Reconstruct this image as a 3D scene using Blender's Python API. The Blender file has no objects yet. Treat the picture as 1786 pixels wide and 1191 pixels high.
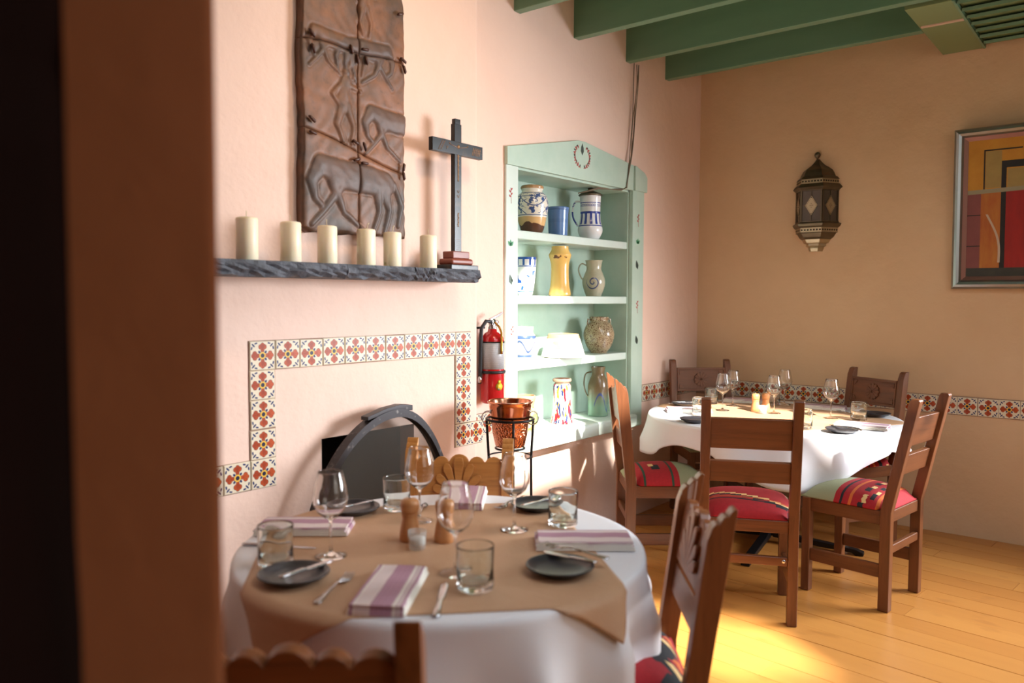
import bpy, bmesh, math, random
from math import sin, cos, pi, radians as R_, sqrt, atan2
from mathutils import Vector, Matrix
random.seed(7)
C = bpy.context.scene
COL = C.collection
# ------------------------------------------------------------------ camera
# world: wall with fireplace is the plane x=-2.61, far wall y=5.40, floor z=0
FPX = 1385.6
TH = 0.891508930; PITCH = 0.0538905594; ROLL = -0.00397790239; EYE = 1.42
cam_d = bpy.data.cameras.new('camera'); cam = bpy.data.objects.new('camera', cam_d); COL.objects.link(cam)
cam_d.sensor_width = 36.0; cam_d.lens = FPX / 1786 * 36.0; cam_d.clip_start = 0.05
yaw = atan2(sin(TH), -cos(TH)) - pi / 2
base = Matrix.Rotation(yaw, 3, 'Z') @ Matrix.Rotation(pi / 2 - PITCH, 3, 'X') @ Matrix.Rotation(-ROLL, 3, 'Z')
cam.matrix_world = Matrix.Translation((0, 0, EYE)) @ base.to_4x4()
C.camera = cam
cam_d.dof.use_dof = True; cam_d.dof.focus_distance = 4.1; cam_d.dof.aperture_fstop = 2.0
# ------------------------------------------------------------------ world + lights
W = bpy.data.worlds.new('world'); C.world = W; W.use_nodes = True
bgn = W.node_tree.nodes['Background']; bgn.inputs['Color'].default_value = (0.80, 0.88, 1.0, 1); bgn.inputs['Strength'].default_value = 5.0
SUN_D = Vector((-0.70, 0.42, -0.58)).normalized()
def light(name, kind, loc, energy, color=(1, 1, 1), size=1.0, size_y=None, aim=None, **kw):
    d = bpy.data.lights.new(name, kind); o = bpy.data.objects.new(name, d); COL.objects.link(o)
    d.energy = energy; d.color = color; o.location = loc
    if kind == 'AREA':
        d.size = size
        if size_y: d.shape = 'RECTANGLE'; d.size_y = size_y
    if aim is not None:
        o.rotation_euler = (Vector(aim) - Vector(loc)).to_track_quat('-Z', 'Y').to_euler()
    for k, v in kw.items(): setattr(d, k, v)
    return o
s = light('sun', 'SUN', (0, 0, 8), 16.0, (1.0, 0.95, 0.86), angle=R_(1.8))
s.rotation_euler = SUN_D.to_track_quat('-Z', 'Y').to_euler()
# daylight of the window in the far wall, to the right of the picture
light('window_daylight', 'AREA', (0.98, 5.36, 1.62), 50, (0.92, 0.96, 1.0), 1.5, 1.2, aim=(-2.4, 2.6, 0.55), spread=R_(82))
# added fill light on the right; no glazed wall stands there
light('right_fill_light', 'AREA', (2.3, 1.6, 2.1), 14, (1.0, 0.95, 0.88), 2.0, 1.8, aim=(-2.2, 3.4, 1.2))
# sky portals over the added ceiling holes
for nm_, (px_, py_), sx_, sy_ in (('niche', (-0.35, 1.95), 2.6, 2.2), ('table', (1.2, 2.7), 2.0, 1.6), ('floor', (2.4, 0.6), 1.6, 1.4)):
    po = light('sky_portal_' + nm_, 'AREA', (px_, py_, 3.26), 1, (1, 1, 1), sx_, sy_, aim=(px_, py_, 0)); po.data.cycles.is_portal = True
# a warm ceiling downlight between the joists
light('ceiling_downlight', 'SPOT', (-1.2, 2.3, 3.1), 40, (1.0, 0.66, 0.42), spot_size=R_(110), spot_blend=1.0, shadow_soft_size=0.12, aim=(-2.4, 2.4, 1.9))
C.view_settings.view_transform = 'Standard'; C.view_settings.look = 'None'
C.view_settings.gamma = 1.0; C.view_settings.use_curve_mapping = False
C.view_settings.exposure = 0.45
# ------------------------------------------------------------------ node helpers
def lin(c):
    return tuple(((v / 255) / 12.92 if v / 255 <= 0.04045 else ((v / 255 + 0.055) / 1.055) ** 2.4) for v in c[:3]) + (1,)
class G:
    """a tiny expression layer over math nodes"""
    def __init__(s, nt): s.nt = nt
    def m(s, op, *a):
        n = s.nt.nodes.new('ShaderNodeMath'); n.operation = op
        for i, v in enumerate(a):
            if isinstance(v, V): s.nt.links.new(v.k, n.inputs[i])
            else: n.inputs[i].default_value = v
        return V(s, n.outputs[0])
    def coords(s, kind='Object'):
        t = s.nt.nodes.new('ShaderNodeTexCoord'); x = s.nt.nodes.new('ShaderNodeSeparateXYZ')
        s.nt.links.new(t.outputs[kind], x.inputs[0]); s.vec = t.outputs[kind]
        return [V(s, x.outputs[i]) for i in range(3)]
    def comb(s, x, y, z):
        n = s.nt.nodes.new('ShaderNodeCombineXYZ')
        for i, v in enumerate((x, y, z)):
            if isinstance(v, V): s.nt.links.new(v.k, n.inputs[i])
            else: n.inputs[i].default_value = v
        return n.outputs[0]
    def noise(s, scale, detail=3, vec=None, rough=0.5, dist=0.0):
        n = s.nt.nodes.new('ShaderNodeTexNoise'); n.inputs['Scale'].default_value = scale
        n.inputs['Detail'].default_value = detail; n.inputs['Roughness'].default_value = rough; n.inputs['Distortion'].default_value = dist
        if vec is not None: s.nt.links.new(vec, n.inputs['Vector'])
        return V(s, n.outputs[0])
    def mix(s, f, a, b):
        n = s.nt.nodes.new('ShaderNodeMix'); n.data_type = 'RGBA'
        if isinstance(f, V): s.nt.links.new(f.k, n.inputs[0])
        else: n.inputs[0].default_value = f
        for i, c in ((6, a), (7, b)):
            if isinstance(c, tuple): n.inputs[i].default_value = c
            else: s.nt.links.new(c, n.inputs[i])
        return n.outputs[2]
    def rand(s):
        n = s.nt.nodes.new('ShaderNodeObjectInfo'); return V(s, n.outputs['Random'])
class V:
    def __init__(s, g, k): s.g = g; s.k = k
    def __add__(s, o): return s.g.m('ADD', s, o)
    __radd__ = __add__
    def __sub__(s, o): return s.g.m('SUBTRACT', s, o)
    def __rsub__(s, o): return s.g.m('SUBTRACT', o, s)
    def __mul__(s, o): return s.g.m('MULTIPLY', s, o)
    __rmul__ = __mul__
    def __truediv__(s, o): return s.g.m('DIVIDE', s, o)
    def __lt__(s, o): return s.g.m('LESS_THAN', s, o)
    def __gt__(s, o): return s.g.m('GREATER_THAN', s, o)
    def abs(s): return s.g.m('ABSOLUTE', s)
    def sin(s): return s.g.m('SINE', s)
    def sqrt(s): return s.g.m('SQRT', s)
    def floor(s): return s.g.m('FLOOR', s)
    def fract(s): return s.g.m('FRACT', s)
    def min(s, o): return s.g.m('MINIMUM', s, o)
    def max(s, o): return s.g.m('MAXIMUM', s, o)
    def band(s, a, b): return (s > a) * (s < b)
    def ramp(s, a, b):
        n = s.g.nt.nodes.new('ShaderNodeMapRange'); n.inputs[1].default_value = a; n.inputs[2].default_value = b
        s.g.nt.links.new(s.k, n.inputs[0]); return V(s.g, n.outputs[0])
MATS = {}
def material(name, fn=None, color=(0.8, 0.8, 0.8, 1), rough=0.5, metal=0.0, bump=None, **kw):
    """fn(g) -> colour socket or (colour socket, bump V, strength, distance)"""
    m = bpy.data.materials.new(name); m.use_nodes = True; nt = m.node_tree; b = nt.nodes['Principled BSDF']
    b.inputs['Base Color'].default_value = color; b.inputs['Roughness'].default_value = rough; b.inputs['Metallic'].default_value = metal
    for k, v in kw.items(): b.inputs[k.replace('_', ' ')].default_value = v
    if fn:
        g = G(nt); r = fn(g)
        if isinstance(r, tuple):
            col, bv, st, di = r[:4]
            bn = nt.nodes.new('ShaderNodeBump'); bn.inputs['Strength'].default_value = st; bn.inputs['Distance'].default_value = di
            nt.links.new(bv.k, bn.inputs['Height']); nt.links.new(bn.outputs[0], b.inputs['Normal'])
            if len(r) > 4: nt.links.new(r[4].k, b.inputs['Roughness'])
        else: col = r
        if col is not None: nt.links.new(col, b.inputs['Base Color'])
    MATS[name] = m
    return m
def plaster(c1, c2):
    def f(g):
        g.coords('Object')
        n = g.noise(1.3, 4, g.vec, 0.6).ramp(0.3, 0.7); n2 = g.noise(9, 4, g.vec); n3 = g.noise(60, 3, g.vec)
        col = g.mix(n * 0.75 + n2 * 0.25, lin(c1), lin(c2))
        return col, n2 * 0.8 + n3 * 0.12, 0.35, 0.02
    return f
material('plaster_pink', plaster((240, 211, 196), (233, 201, 184)), rough=0.75)
material('plaster_tan', plaster((222, 190, 154), (208, 172, 134)), rough=0.75)
material('plaster_shaded', plaster((120, 68, 38), (110, 61, 33)), rough=0.95, Specular_IOR_Level=0.1)  # shade of the unlit partition is put into this plaster colour
material('ceiling_paint', color=lin((150, 175, 140)), rough=0.7)
def wood(c1, c2, c3, axis=2, scale=1.0):
    def f(g):
        x, y, z = g.coords('Object'); r = g.rand() * 17.0
        sc = [18.0, 18.0, 18.0]; sc[axis] = 1.4
        v = g.comb(x * sc[0] * scale + r, y * sc[1] * scale + r, z * sc[2] * scale)
        n = g.noise(1.0, 5, v, 0.6, 0.6); n2 = g.noise(3.2, 4, v, 0.65)
        kn = g.noise(4.0, 2, g.comb(x + r, y, z)).ramp(0.62, 0.75)
        col = g.mix(n.ramp(0.3, 0.7), lin(c1), lin(c2)); col = g.mix((n2.ramp(0.5, 0.8) * 0.6 + kn * 0.5).min(0.9), col, lin(c3))
        return col, n2 + n * 0.5, 0.18, 0.002
    return f
for tag_, a, b_, c in (('brown', (120, 72, 42), (96, 55, 31), (60, 31, 16)), ('honey', (206, 148, 82), (180, 120, 60), (120, 70, 30)), ('walnut', (150, 90, 50), (122, 68, 34), (62, 32, 15))):
    for ax, nm in ((0, 'x'), (1, 'y'), (2, 'z')):
        material('wood_%s_%s' % (tag_, nm), wood(a, b_, c, ax), rough=0.34)
def floorwood(g):
    x, y, z = g.coords('Object'); r = g.rand()
    v = g.comb(x * 1.6 + r * 31.0, y * 22.0, z)
    n = g.noise(1.0, 5, v, 0.6, 0.4); w = g.noise(5, 3, g.comb(x + r * 9.0, y * 2.5, z))
    col = g.mix(r * 0.6 + n * 0.4, lin((208, 146, 76)), lin((180, 116, 54)))
    col = g.mix(w.ramp(0.6, 0.78) * 0.5, col, lin((150, 92, 40)))
    return col, n, 0.08, 0.002
material('floor_board', floorwood, rough=0.33)
material('floor_gap', color=lin((50, 30, 14)), rough=0.9)
def beam_green(g):
    x, y, z = g.coords('Object')
    n = g.noise(1.0, 4, g.comb(x * 2.0, y * 12.0, z * 14.0)); c = g.noise(14, 3, g.comb(x, y, z * 2.5), 0.7).ramp(0.74, 0.78)
    col = g.mix(n, lin((112, 148, 120)), lin((94, 132, 106))); col = g.mix(c * 0.6, col, lin((180, 190, 160)))
    return col, n, 0.25, 0.004
material('beam_green', beam_green, rough=0.38)
material('soffit_green', color=lin((122, 140, 96)), rough=0.5)
def mint(g):
    g.coords('Object'); n = g.noise(3.5, 5, g.vec, 0.65).ramp(0.35, 0.7); n2 = g.noise(30, 3, g.vec)
    return g.mix(n, lin((186, 207, 193)), lin((170, 197, 182))), n2, 0.12, 0.004
material('mint_paint', mint, rough=0.42)
def mint_light(g):
    g.coords('Object'); n = g.noise(3.5, 5, g.vec, 0.65).ramp(0.35, 0.7); n2 = g.noise(30, 3, g.vec)
    return g.mix(n, lin((206, 218, 212)), lin((194, 212, 202))), n2, 0.12, 0.004
material('mint_shelf', mint_light, rough=0.4)
# glazed flower tile: tile face is local x (u) and z (v), half size .0515
def tile(g):
    x, y, z = g.coords('Object'); u = (x / 0.0515); v = (z / 0.0515)
    w = g.noise(25, 2, g.vec) * 0.05 - 0.025
    au = u.abs() + w; av = v.abs() + w; a = au.max(av); b = au.min(av)
    def circ(ca, cb, r): return ((a - ca) * (a - ca) + (b - cb) * (b - cb)) < r * r
    def ell(ca, cb, ra, rb, ang):
        c, s_ = cos(ang), sin(ang); p = (a - ca) * c + (b - cb) * s_; q = (b - cb) * c - (a - ca) * s_
        return ((p / ra) * (p / ra) + (q / rb) * (q / rb)) < 1.0
    petal = ell(0.46, 0.0, 0.27, 0.14, 0).max(circ(0.62, 0.15, 0.165)).max(circ(0.76, 0.0, 0.135))
    big = ell(0.46, 0.0, 0.29, 0.16, 0).max(circ(0.62, 0.15, 0.185)).max(circ(0.76, 0.0, 0.155))
    rr = (u * u + v * v).sqrt()
    dots = ell(0.25, 0.25, 0.12, 0.085, pi / 4)
    leaf = ell(0.75, 0.75, 0.15, 0.062, pi / 4 + 0.0).max(ell(0.865, 0.55, 0.115, 0.058, 1.80)).max(circ(0.88, 0.48, 0.062)).max(circ(0.67, 0.67, 0.06))
    vein = ((b - 0.0).abs() < 0.012).max(((b - (a - 0.35) * 0.42).abs() < 0.012)) * a.band(0.4, 0.78)
    n = g.noise(40, 3, g.vec)
    cream = g.mix(n, lin((232, 222, 200)), lin((214, 202, 178)))
    col = g.mix(leaf.max(dots), cream, lin((38, 50, 98)))
    col = g.mix(big, col, lin((90, 38, 22))); col = g.mix(petal, col, g.mix(n.ramp(0.35, 0.65), lin((158, 60, 28)), lin((190, 82, 36))))
    col = g.mix(vein * petal * 0.7, col, lin((100, 36, 18)))
    col = g.mix(rr < 0.27, col, lin((60, 50, 40))); col = g.mix(rr < 0.255, col, lin((236, 190, 74))); col = g.mix(rr < 0.155, col, lin((30, 34, 60)))
    return col
material('glazed_tile', tile, rough=0.35, Specular_IOR_Level=0.25)
material('tile_grout', color=lin((150, 118, 100)), rough=0.9)
def slate(g):
    g.coords('Object'); n = g.noise(16, 6, g.vec, 0.7); n2 = g.noise(55, 4, g.vec)
    return g.mix(n.ramp(0.3, 0.75), lin((44, 48, 56)), lin((98, 104, 116))), n + n2 * 0.4, 0.8, 0.012
material('slate', slate, rough=0.55)
def clay(g):
    g.coords('Object'); n = g.noise(5, 5, g.vec, 0.6); n2 = g.noise(40, 4, g.vec, 0.7)
    at = g.nt.nodes.new('ShaderNodeAttribute'); at.attribute_name = 'glaze'; a = V(g, at.outputs['Fac'])
    col = g.mix(n.ramp(0.35, 0.65), lin((142, 96, 68)), lin((80, 66, 56))); col = g.mix(a * 0.6, col, lin((72, 66, 66)))
    col = g.mix(n2.ramp(0.55, 0.8) * 0.45, col, lin((58, 44, 36)))
    return col, n2, 0.25, 0.004
material('fired_clay', clay, rough=0.52)
material('clay_peg', color=lin((70, 40, 30)), rough=0.4)
def wax(g):
    x, y, z = g.coords('Object'); n = g.noise(12, 3, g.vec)
    return g.mix(n, lin((250, 238, 212)), lin((244, 229, 198)))
material('candle_wax', wax, rough=0.42, Subsurface_Weight=0.35, Subsurface_Radius=(0.03, 0.02, 0.01), Subsurface_Scale=0.4)
material('wick', color=lin((220, 205, 175)), rough=0.9)
material('black_lacquer', lambda g: (g.coords(), g.mix(g.noise(30, 4, g.vec).ramp(0.55, 0.75), lin((24, 26, 30)), lin((58, 44, 34))))[1], rough=0.35)
material('straw_inlay', color=lin((170, 130, 92)), rough=0.5)
material('red_wood', lambda g: (g.coords(), g.mix(g.noise(30, 4, g.vec), lin((150, 78, 58)), lin((110, 50, 38))))[1], rough=0.4)
def cloth(g):
    g.coords(); n = g.noise(4, 4, g.vec); w = g.noise(260, 1, g.vec)
    return g.mix(n, lin((236, 236, 240)), lin((226, 226, 232))), w * 0.3 + n, 0.15, 0.004
material('white_cloth', cloth, rough=0.62)
def paper(g):
    g.coords(); n = g.noise(9, 4, g.vec, 0.6, 0.5); n2 = g.noise(120, 2, g.vec)
    return g.mix(n2 * 0.5 + n * 0.5, lin((200, 160, 126)), lin((184, 142, 108))), n, 0.5, 0.006
material('kraft_paper', paper, rough=0.6)
def napkin(g):
    x, y, z = g.coords(); n = g.noise(7, 3, g.vec) * 0.012 - 0.006; t = y + n
    fine = ((t * 90.0).fract() < 0.3) * 0.25
    mau = g.mix(fine, lin((180, 138, 156)), lin((162, 116, 138))); st = t.band(-0.057, -0.049).max(t.band(-0.012, 0.034)).max(t.band(0.051, 0.058))
    lt = t.band(0.04, 0.05); pk = t.band(-0.045, -0.012)
    col = g.mix(pk * 0.35, lin((232, 226, 216)), lin((206, 160, 178))); col = g.mix(st, col, mau); col = g.mix(lt * 0.5, col, mau)
    return col, g.noise(300, 1, g.vec), 0.2, 0.002
material('napkin_cloth', napkin, rough=0.75)
material('black_plate', lambda g: (g.coords(), g.mix(g.noise(60, 3, g.vec), lin((40, 40, 44)), lin((58, 56, 60))))[1], rough=0.28)
material('steel', color=lin((200, 200, 205)), rough=0.2, metal=1.0)
material('glass', color=(1, 1, 1, 1), rough=0.0, Transmission_Weight=1.0, IOR=1.45)
material('green_glass', color=(0.95, 0.985, 0.965, 1), rough=0.0, Transmission_Weight=1.0, IOR=1.5)
material('thin_glass', color=lin((215, 225, 225)), rough=0.03, Alpha=0.22)
material('salt', color=lin((215, 210, 205)), rough=0.8)
material('mill_wood', lambda g: ((lambda c: g.mix(g.noise(2.0, 4, g.comb(c[0] * 8.0, c[1] * 8.0, c[2] * 60.0)), lin((206, 150, 98)), lin((180, 118, 70))))(g.coords())), rough=0.4)
material('black_iron', color=lin((34, 32, 34)), rough=0.42, metal=0.7)
material('grey_iron', lambda g: (g.coords(), g.mix(g.noise(35, 4, g.vec).ramp(0.6, 0.8), lin((56, 54, 56)), lin((130, 126, 122))))[1], rough=0.4, metal=0.75)
material('soot', color=lin((14, 12, 12)), rough=0.95)
material('hearth_brick', plaster((150, 116, 96), (110, 84, 70)), rough=0.9)
material('smoked_glass', lambda g: (g.coords(), g.mix(g.noise(1, 2, g.comb(1.0, 9.0, 240.0)), lin((76, 70, 62)), lin((60, 56, 50))))[1], rough=0.4, Alpha=0.36, Specular_IOR_Level=0.2)
def copper(g):
    x, y, z = g.coords()
    vo = g.nt.nodes.new('ShaderNodeTexVoronoi'); vo.inputs['Scale'].default_value = 120; g.nt.links.new(g.vec, vo.inputs['Vector'])
    d = V(g, vo.outputs[0]); k = (z < 0.118) * 1.0
    return g.mix(0.0, lin((228, 154, 120)), lin((228, 154, 120))), d * k, 0.9, 0.004
material('copper', copper, rough=0.16, metal=1.0)
material('red_enamel', color=lin((186, 26, 32)), rough=0.2, Coat_Weight=0.5)
def exlabel(g):
    x, y, z = g.coords(); a = g.m('ARCTAN2', y, x)
    lines = ((z * 260.0).fract() < 0.42) * (g.noise(1, 2, g.comb(a * 30.0, (z * 260.0).floor() * 3.7, 0.0)) > 0.42) * 0.6
    head = z.band(0.083, 0.092); bc = z.band(0.004, 0.016) * ((a * 90.0).fract() < 0.5) * a.band(-2.6, -1.8)
    col = g.mix(lines, lin((188, 190, 194)), lin((108, 110, 116))); col = g.mix(z.band(0.0, 0.02) * a.band(-2.7, -1.75), col, lin((232, 232, 230)))
    col = g.mix(bc, col, lin((40, 40, 40))); col = g.mix(head, col, lin((36, 34, 36)))
    col = g.mix(z.band(-0.085, -0.06) * a.band(-1.55, -1.2), col, lin((70, 120, 180)))
    return col
material('extinguisher_label', exlabel, rough=0.3)
material('yellow_print', color=lin((236, 206, 60)), rough=0.4)
material('grey_print', color=lin((120, 122, 130)), rough=0.4)
material('black_rubber', color=lin((30, 32, 36)), rough=0.5)
material('brass', color=lin((178, 128, 52)), rough=0.25, metal=1.0)
def pewter(g):
    g.coords(); n = g.noise(14, 4, g.vec)
    return g.mix(n, lin((120, 108, 88)), lin((86, 78, 64))), n, 0.15, 0.003
material('tin_pewter', pewter, rough=0.38, metal=0.85)
material('tin_bright', color=lin((176, 164, 138)), rough=0.3, metal=0.9)
material('lantern_glass', color=lin((86, 78, 68)), rough=0.15, Transmission_Weight=0.25)
material('silver_frame', color=lin((150, 156, 156)), rough=0.28, metal=0.9)
material('pink_frame', color=lin((150, 112, 104)), rough=0.35, metal=0.6)
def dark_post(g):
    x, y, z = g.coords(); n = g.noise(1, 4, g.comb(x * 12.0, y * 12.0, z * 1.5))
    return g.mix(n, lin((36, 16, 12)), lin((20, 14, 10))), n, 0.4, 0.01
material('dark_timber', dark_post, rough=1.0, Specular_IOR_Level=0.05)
material('wire', color=lin((112, 96, 76)), rough=0.6)
# paints of the naive flower motifs
material('paint_red', color=lin((170, 70, 64)), rough=0.5); material('paint_green', color=lin((70, 150, 104)), rough=0.5); material('paint_dark', color=lin((50, 64, 56)), rough=0.5)
material('track_white', color=lin((206, 176, 158)), rough=0.4)
material('sage_velvet', lambda g: (g.coords(), g.mix(g.noise(8, 3, g.vec), lin((142, 144, 112)), lin((126, 128, 98))))[1], rough=0.8)
# kilim seats: local x across, y back(-) to front(+)
RED = lin((176, 24, 34)); DKR = lin((142, 18, 28)); BLK = lin((26, 26, 32)); CRM = lin((226, 190, 130)); GRN = lin((40, 66, 48)); ORG = lin((206, 104, 44)); SAGE = lin((146, 150, 118))
def kil(kind):
    def f(g):
        x, y, z = g.coords(); n = g.noise(90, 2, g.vec); red = g.mix(n, RED, DKR)
        zig = ((x * 60.0).fract() - 0.5).abs() * 0.012
        if kind == 1:
            band = y.band(-0.165, 0.055); col = g.mix(band, SAGE, red)
            col = g.mix((y + 0.125).abs() < 0.006, col, GRN); col = g.mix((y - 0.02).abs() < 0.006, col, GRN)
            fx = ((x + 0.03) * 5.2).fract(); sq = (fx - 0.5).abs() < 0.2
            col = g.mix(sq * ((y + 0.052 + zig).abs() < 0.022), col, BLK)
            sq2 = ((x * 5.2 + 0.34).fract() - 0.5).abs() < 0.13
            col = g.mix(sq2 * ((y + 0.07 + zig).abs() < 0.013), col, CRM)
        elif kind == 2:
            col = red
            k = (x * 21.0).floor(); fx = (x * 21.0).fract(); yy = y - (k * -0.018 - 0.088)
            col = g.mix(yy.abs() < 0.0105, col, CRM)
            k = (x * 21.0 + 0.5).floor(); yy = y - (k * -0.018 - 0.098); col = g.mix((yy.abs() < 0.0085), col, BLK)
            t2 = x * 0.15 + y; col = g.mix((t2 - 0.115).abs() < 0.003, col, ORG); col = g.mix((t2 - 0.135).abs() < 0.004, col, BLK); col = g.mix((t2 + 0.125).abs() < 0.005, col, BLK)
            col = g.mix((t2 + 0.1).abs() < 0.003, col, ORG); col = g.mix(y > 0.165, col, SAGE)
        elif kind == 3:
            col = g.mix(y < 0.045, SAGE, red); col = g.mix((y - 0.012).abs() < 0.006, col, BLK); col = g.mix((y + 0.03).abs() < 0.007, col, ORG)
            col = g.mix((y + 0.155).abs() < 0.006, col, ORG)
            fx = ((x + 0.01) * 9.0).fract(); col = g.mix((fx < 0.42) * ((y + 0.078 + zig).abs() < 0.013), col, BLK)
            col = g.mix(fx.band(0.42, 0.75) * ((y + 0.088 + zig).abs() < 0.010), col, CRM)
            fx = ((x + 0.06) * 9.0).fract(); col = g.mix((fx < 0.4) * ((y + 0.125).abs() < 0.010), col, BLK); col = g.mix(fx.band(0.4, 0.7) * ((y + 0.132).abs() < 0.008), col, CRM)
        else:
            y = y + 0.085; col = red; col = g.mix((y - 0.045).abs() < 0.003, col, ORG); col = g.mix((y - 0.036).abs() < 0.004, col, BLK)
            zz = ((x * 7.0).fract() - 0.5).abs() * 0.09; t = y + 0.055 + zz
            st = (((x * 28.0).floor() * 0.5).fract() > 0.25) * 0.012
            col = g.mix((t - st).abs() < 0.028, col, BLK); col = g.mix((t + 0.045).abs() < 0.016, col, ORG); col = g.mix((t + 0.002).abs() < 0.010, col, g.mix((x * 7.0).fract() < 0.35, BLK, CRM))
            col = g.mix(y < -0.11, col, red)
        return col, n, 0.35, 0.002
    return f
for k in (1, 2, 3, 4): material('kilim_%d' % k, kil(k), rough=0.85)
# pottery glazes
def glz(fn): return fn
def ang(g): x, y, z = g.coords(); return x, y, z, g.m('ARCTAN2', y, x)
def p_jar(g):
    x, y, z, a = ang(g); n = g.noise(38, 3, g.vec, 0.7); n2 = g.noise(16, 3, g.vec)
    w = lin((226, 222, 208)); bl = lin((66, 88, 136))
    col = g.mix(z.band(0.105, 0.215) * (n > 0.53), w, bl)
    med = ((a * 2.0).sin() * 0.035 + 0.15 - z).abs(); col = g.mix(z.band(0.10, 0.195) * (med > 0.028) * (med < 0.034), col, bl)
    col = g.mix(z.band(0.196, 0.2).max(z.band(0.216, 0.22)).max(z.band(0.094, 0.098)), col, bl)
    col = g.mix(z < 0.082 + n2 * 0.01, col, lin((214, 176, 122))); col = g.mix(z < n2 * 0.09, col, lin((92, 62, 48)))
    col = g.mix((z > 0.243), col, lin((176, 138, 96))); return col
def p_blue(g):
    x, y, z, a = ang(g); return g.mix(((z * 90.0).sin() > 0.6) * 0.25, lin((92, 128, 178)), lin((66, 98, 148)))
def p_tankard(g):
    x, y, z, a = ang(g); w = lin((226, 226, 226)); bl = lin((48, 66, 148)); n = g.noise(90, 2, g.vec)
    st = ((a * 12.0).sin() + n * 0.8 - 0.4 > 0.1) * z.band(0.09, 0.155)
    col = g.mix(st, w, bl); col = g.mix(z.band(0.155, 0.168).max(z.band(0.079, 0.085)), col, bl)
    wv = ((z - 0.205 - (a * 14.0).sin() * 0.006).abs() < 0.0022).max((z - 0.205 + (a * 14.0).sin() * 0.006).abs() < 0.0022); col = g.mix(wv.max(z.band(0.218, 0.223)), col, bl); return col
def p_cup(g):
    x, y, z, a = ang(g); w = lin((228, 230, 232)); bl = lin((40, 86, 168)); n = g.noise(22, 2, g.vec, 0.5, 1.0)
    col = g.mix(z.band(0.03, 0.15) * (n > 0.60), w, bl); col = g.mix((z > 0.165) * ((a * 10.0).sin() > 0.5), col, bl)
    col = g.mix(z.band(0.158, 0.163).max(z.band(0.02, 0.024)).max(z > 0.197), col, bl); return col
def p_yellow(g):
    x, y, z, a = ang(g); n = g.noise(1, 4, g.comb(x * 30.0, y * 30.0, z * 5.0)); col = g.mix(n, lin((240, 204, 124)), lin((222, 168, 84)))
    return g.mix(z.band(0.215, 0.235) * (g.noise(30, 2, g.vec) > 0.62), col, lin((110, 70, 40)))
def p_spiral(g):
    x, y, z, a = ang(g); n = g.noise(50, 3, g.vec); w = g.mix(n, lin((188, 184, 160)), lin((164, 162, 142)))
    dx = a + 1.05; dz = (z - 0.085) * 14.0; r = (dx * dx + dz * dz).sqrt(); t = g.m('ARCTAN2', dz, dx) * 0.06
    sp = (((r + t) * 2.6).fract() < 0.3) * (r < 0.62); return g.mix(sp, w, lin((62, 78, 116)))
def p_band(g):
    x, y, z, a = ang(g); n = g.noise(60, 3, g.vec); w = g.mix(n, lin((206, 196, 170)), lin((178, 168, 140))); bl = lin((64, 84, 120))
    cu = ((z - 0.075 - (a * 4.0).sin() * 0.03).abs() < 0.006) * z.band(0.035, 0.115); col = g.mix(cu, w, bl)
    return g.mix(z.band(0.118, 0.135).max(z.band(0.015, 0.03)), col, bl)
def p_bowl(g):
    x, y, z, a = ang(g); n = g.noise(9, 3, g.vec); w = lin((238, 228, 208)); col = g.mix((n > 0.56) * z.band(0.05, 0.095) * 0.8, w, lin((204, 130, 76)))
    return g.mix(z > 0.108, col, lin((206, 164, 120)))
def p_speck(g):
    x, y, z, a = ang(g); n = g.noise(160, 2, g.vec) > 0.56; n2 = g.noise(12, 3, g.vec)
    return g.mix(n, g.mix(n2, lin((176, 160, 128)), lin((146, 130, 104))), lin((92, 56, 34)))
def p_pot(g):
    x, y, z, a = ang(g); n = g.noise(18, 2, g.vec); w = lin((222, 190, 120)); col = g.mix(n > 0.6, w, lin((224, 176, 60))); col = g.mix((n < 0.4) * (z < 0.12), col, lin((120, 150, 90)))
    return g.mix(z > 0.135, col, g.mix(n, lin((204, 140, 116)), lin((190, 160, 110))))
def p_splat(g):
    x, y, z, a = ang(g); n = g.noise(1, 3, g.comb(x * 60.0, y * 60.0, z * 16.0)); n2 = g.noise(1, 3, g.comb(x * 50.0 + 9.0, y * 50.0, z * 11.0)); n3 = g.noise(1, 3, g.comb(x * 70.0 + 29.0, y * 60.0, z * 14.0))
    col = g.mix(n > 0.55, lin((214, 208, 196)), lin((226, 150, 30))); col = g.mix(n2 > 0.56, col, lin((176, 30, 40))); col = g.mix(n3 > 0.57, col, lin((40, 54, 96)))
    return g.mix(z > 0.232, col, g.mix(n3, lin((120, 130, 120)), lin((190, 130, 100))))
def p_tall(g):
    x, y, z, a = ang(g); n = g.noise(14, 4, g.vec); col = g.mix(z.ramp(0.06, 0.16) + n * 0.5 - 0.25, lin((112, 146, 122)), lin((112, 92, 66)))
    zz = ((a * 2.0).sin().abs() * 0.11 + 0.03 - z).abs() < 0.009; return g.mix(zz * (a > -1.4) * (a < 0.3), col, lin((70, 84, 132)))
for nm, f in (('jar', p_jar), ('bluecup', p_blue), ('tankard', p_tankard), ('whitecup', p_cup), ('yellow', p_yellow), ('spiral', p_spiral), ('banded', p_band), ('bowl', p_bowl), ('speckled', p_speck), ('pot', p_pot), ('splatter', p_splat), ('tall', p_tall)):
    material('glaze_' + nm, f, rough=0.22, Coat_Weight=0.3)
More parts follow.
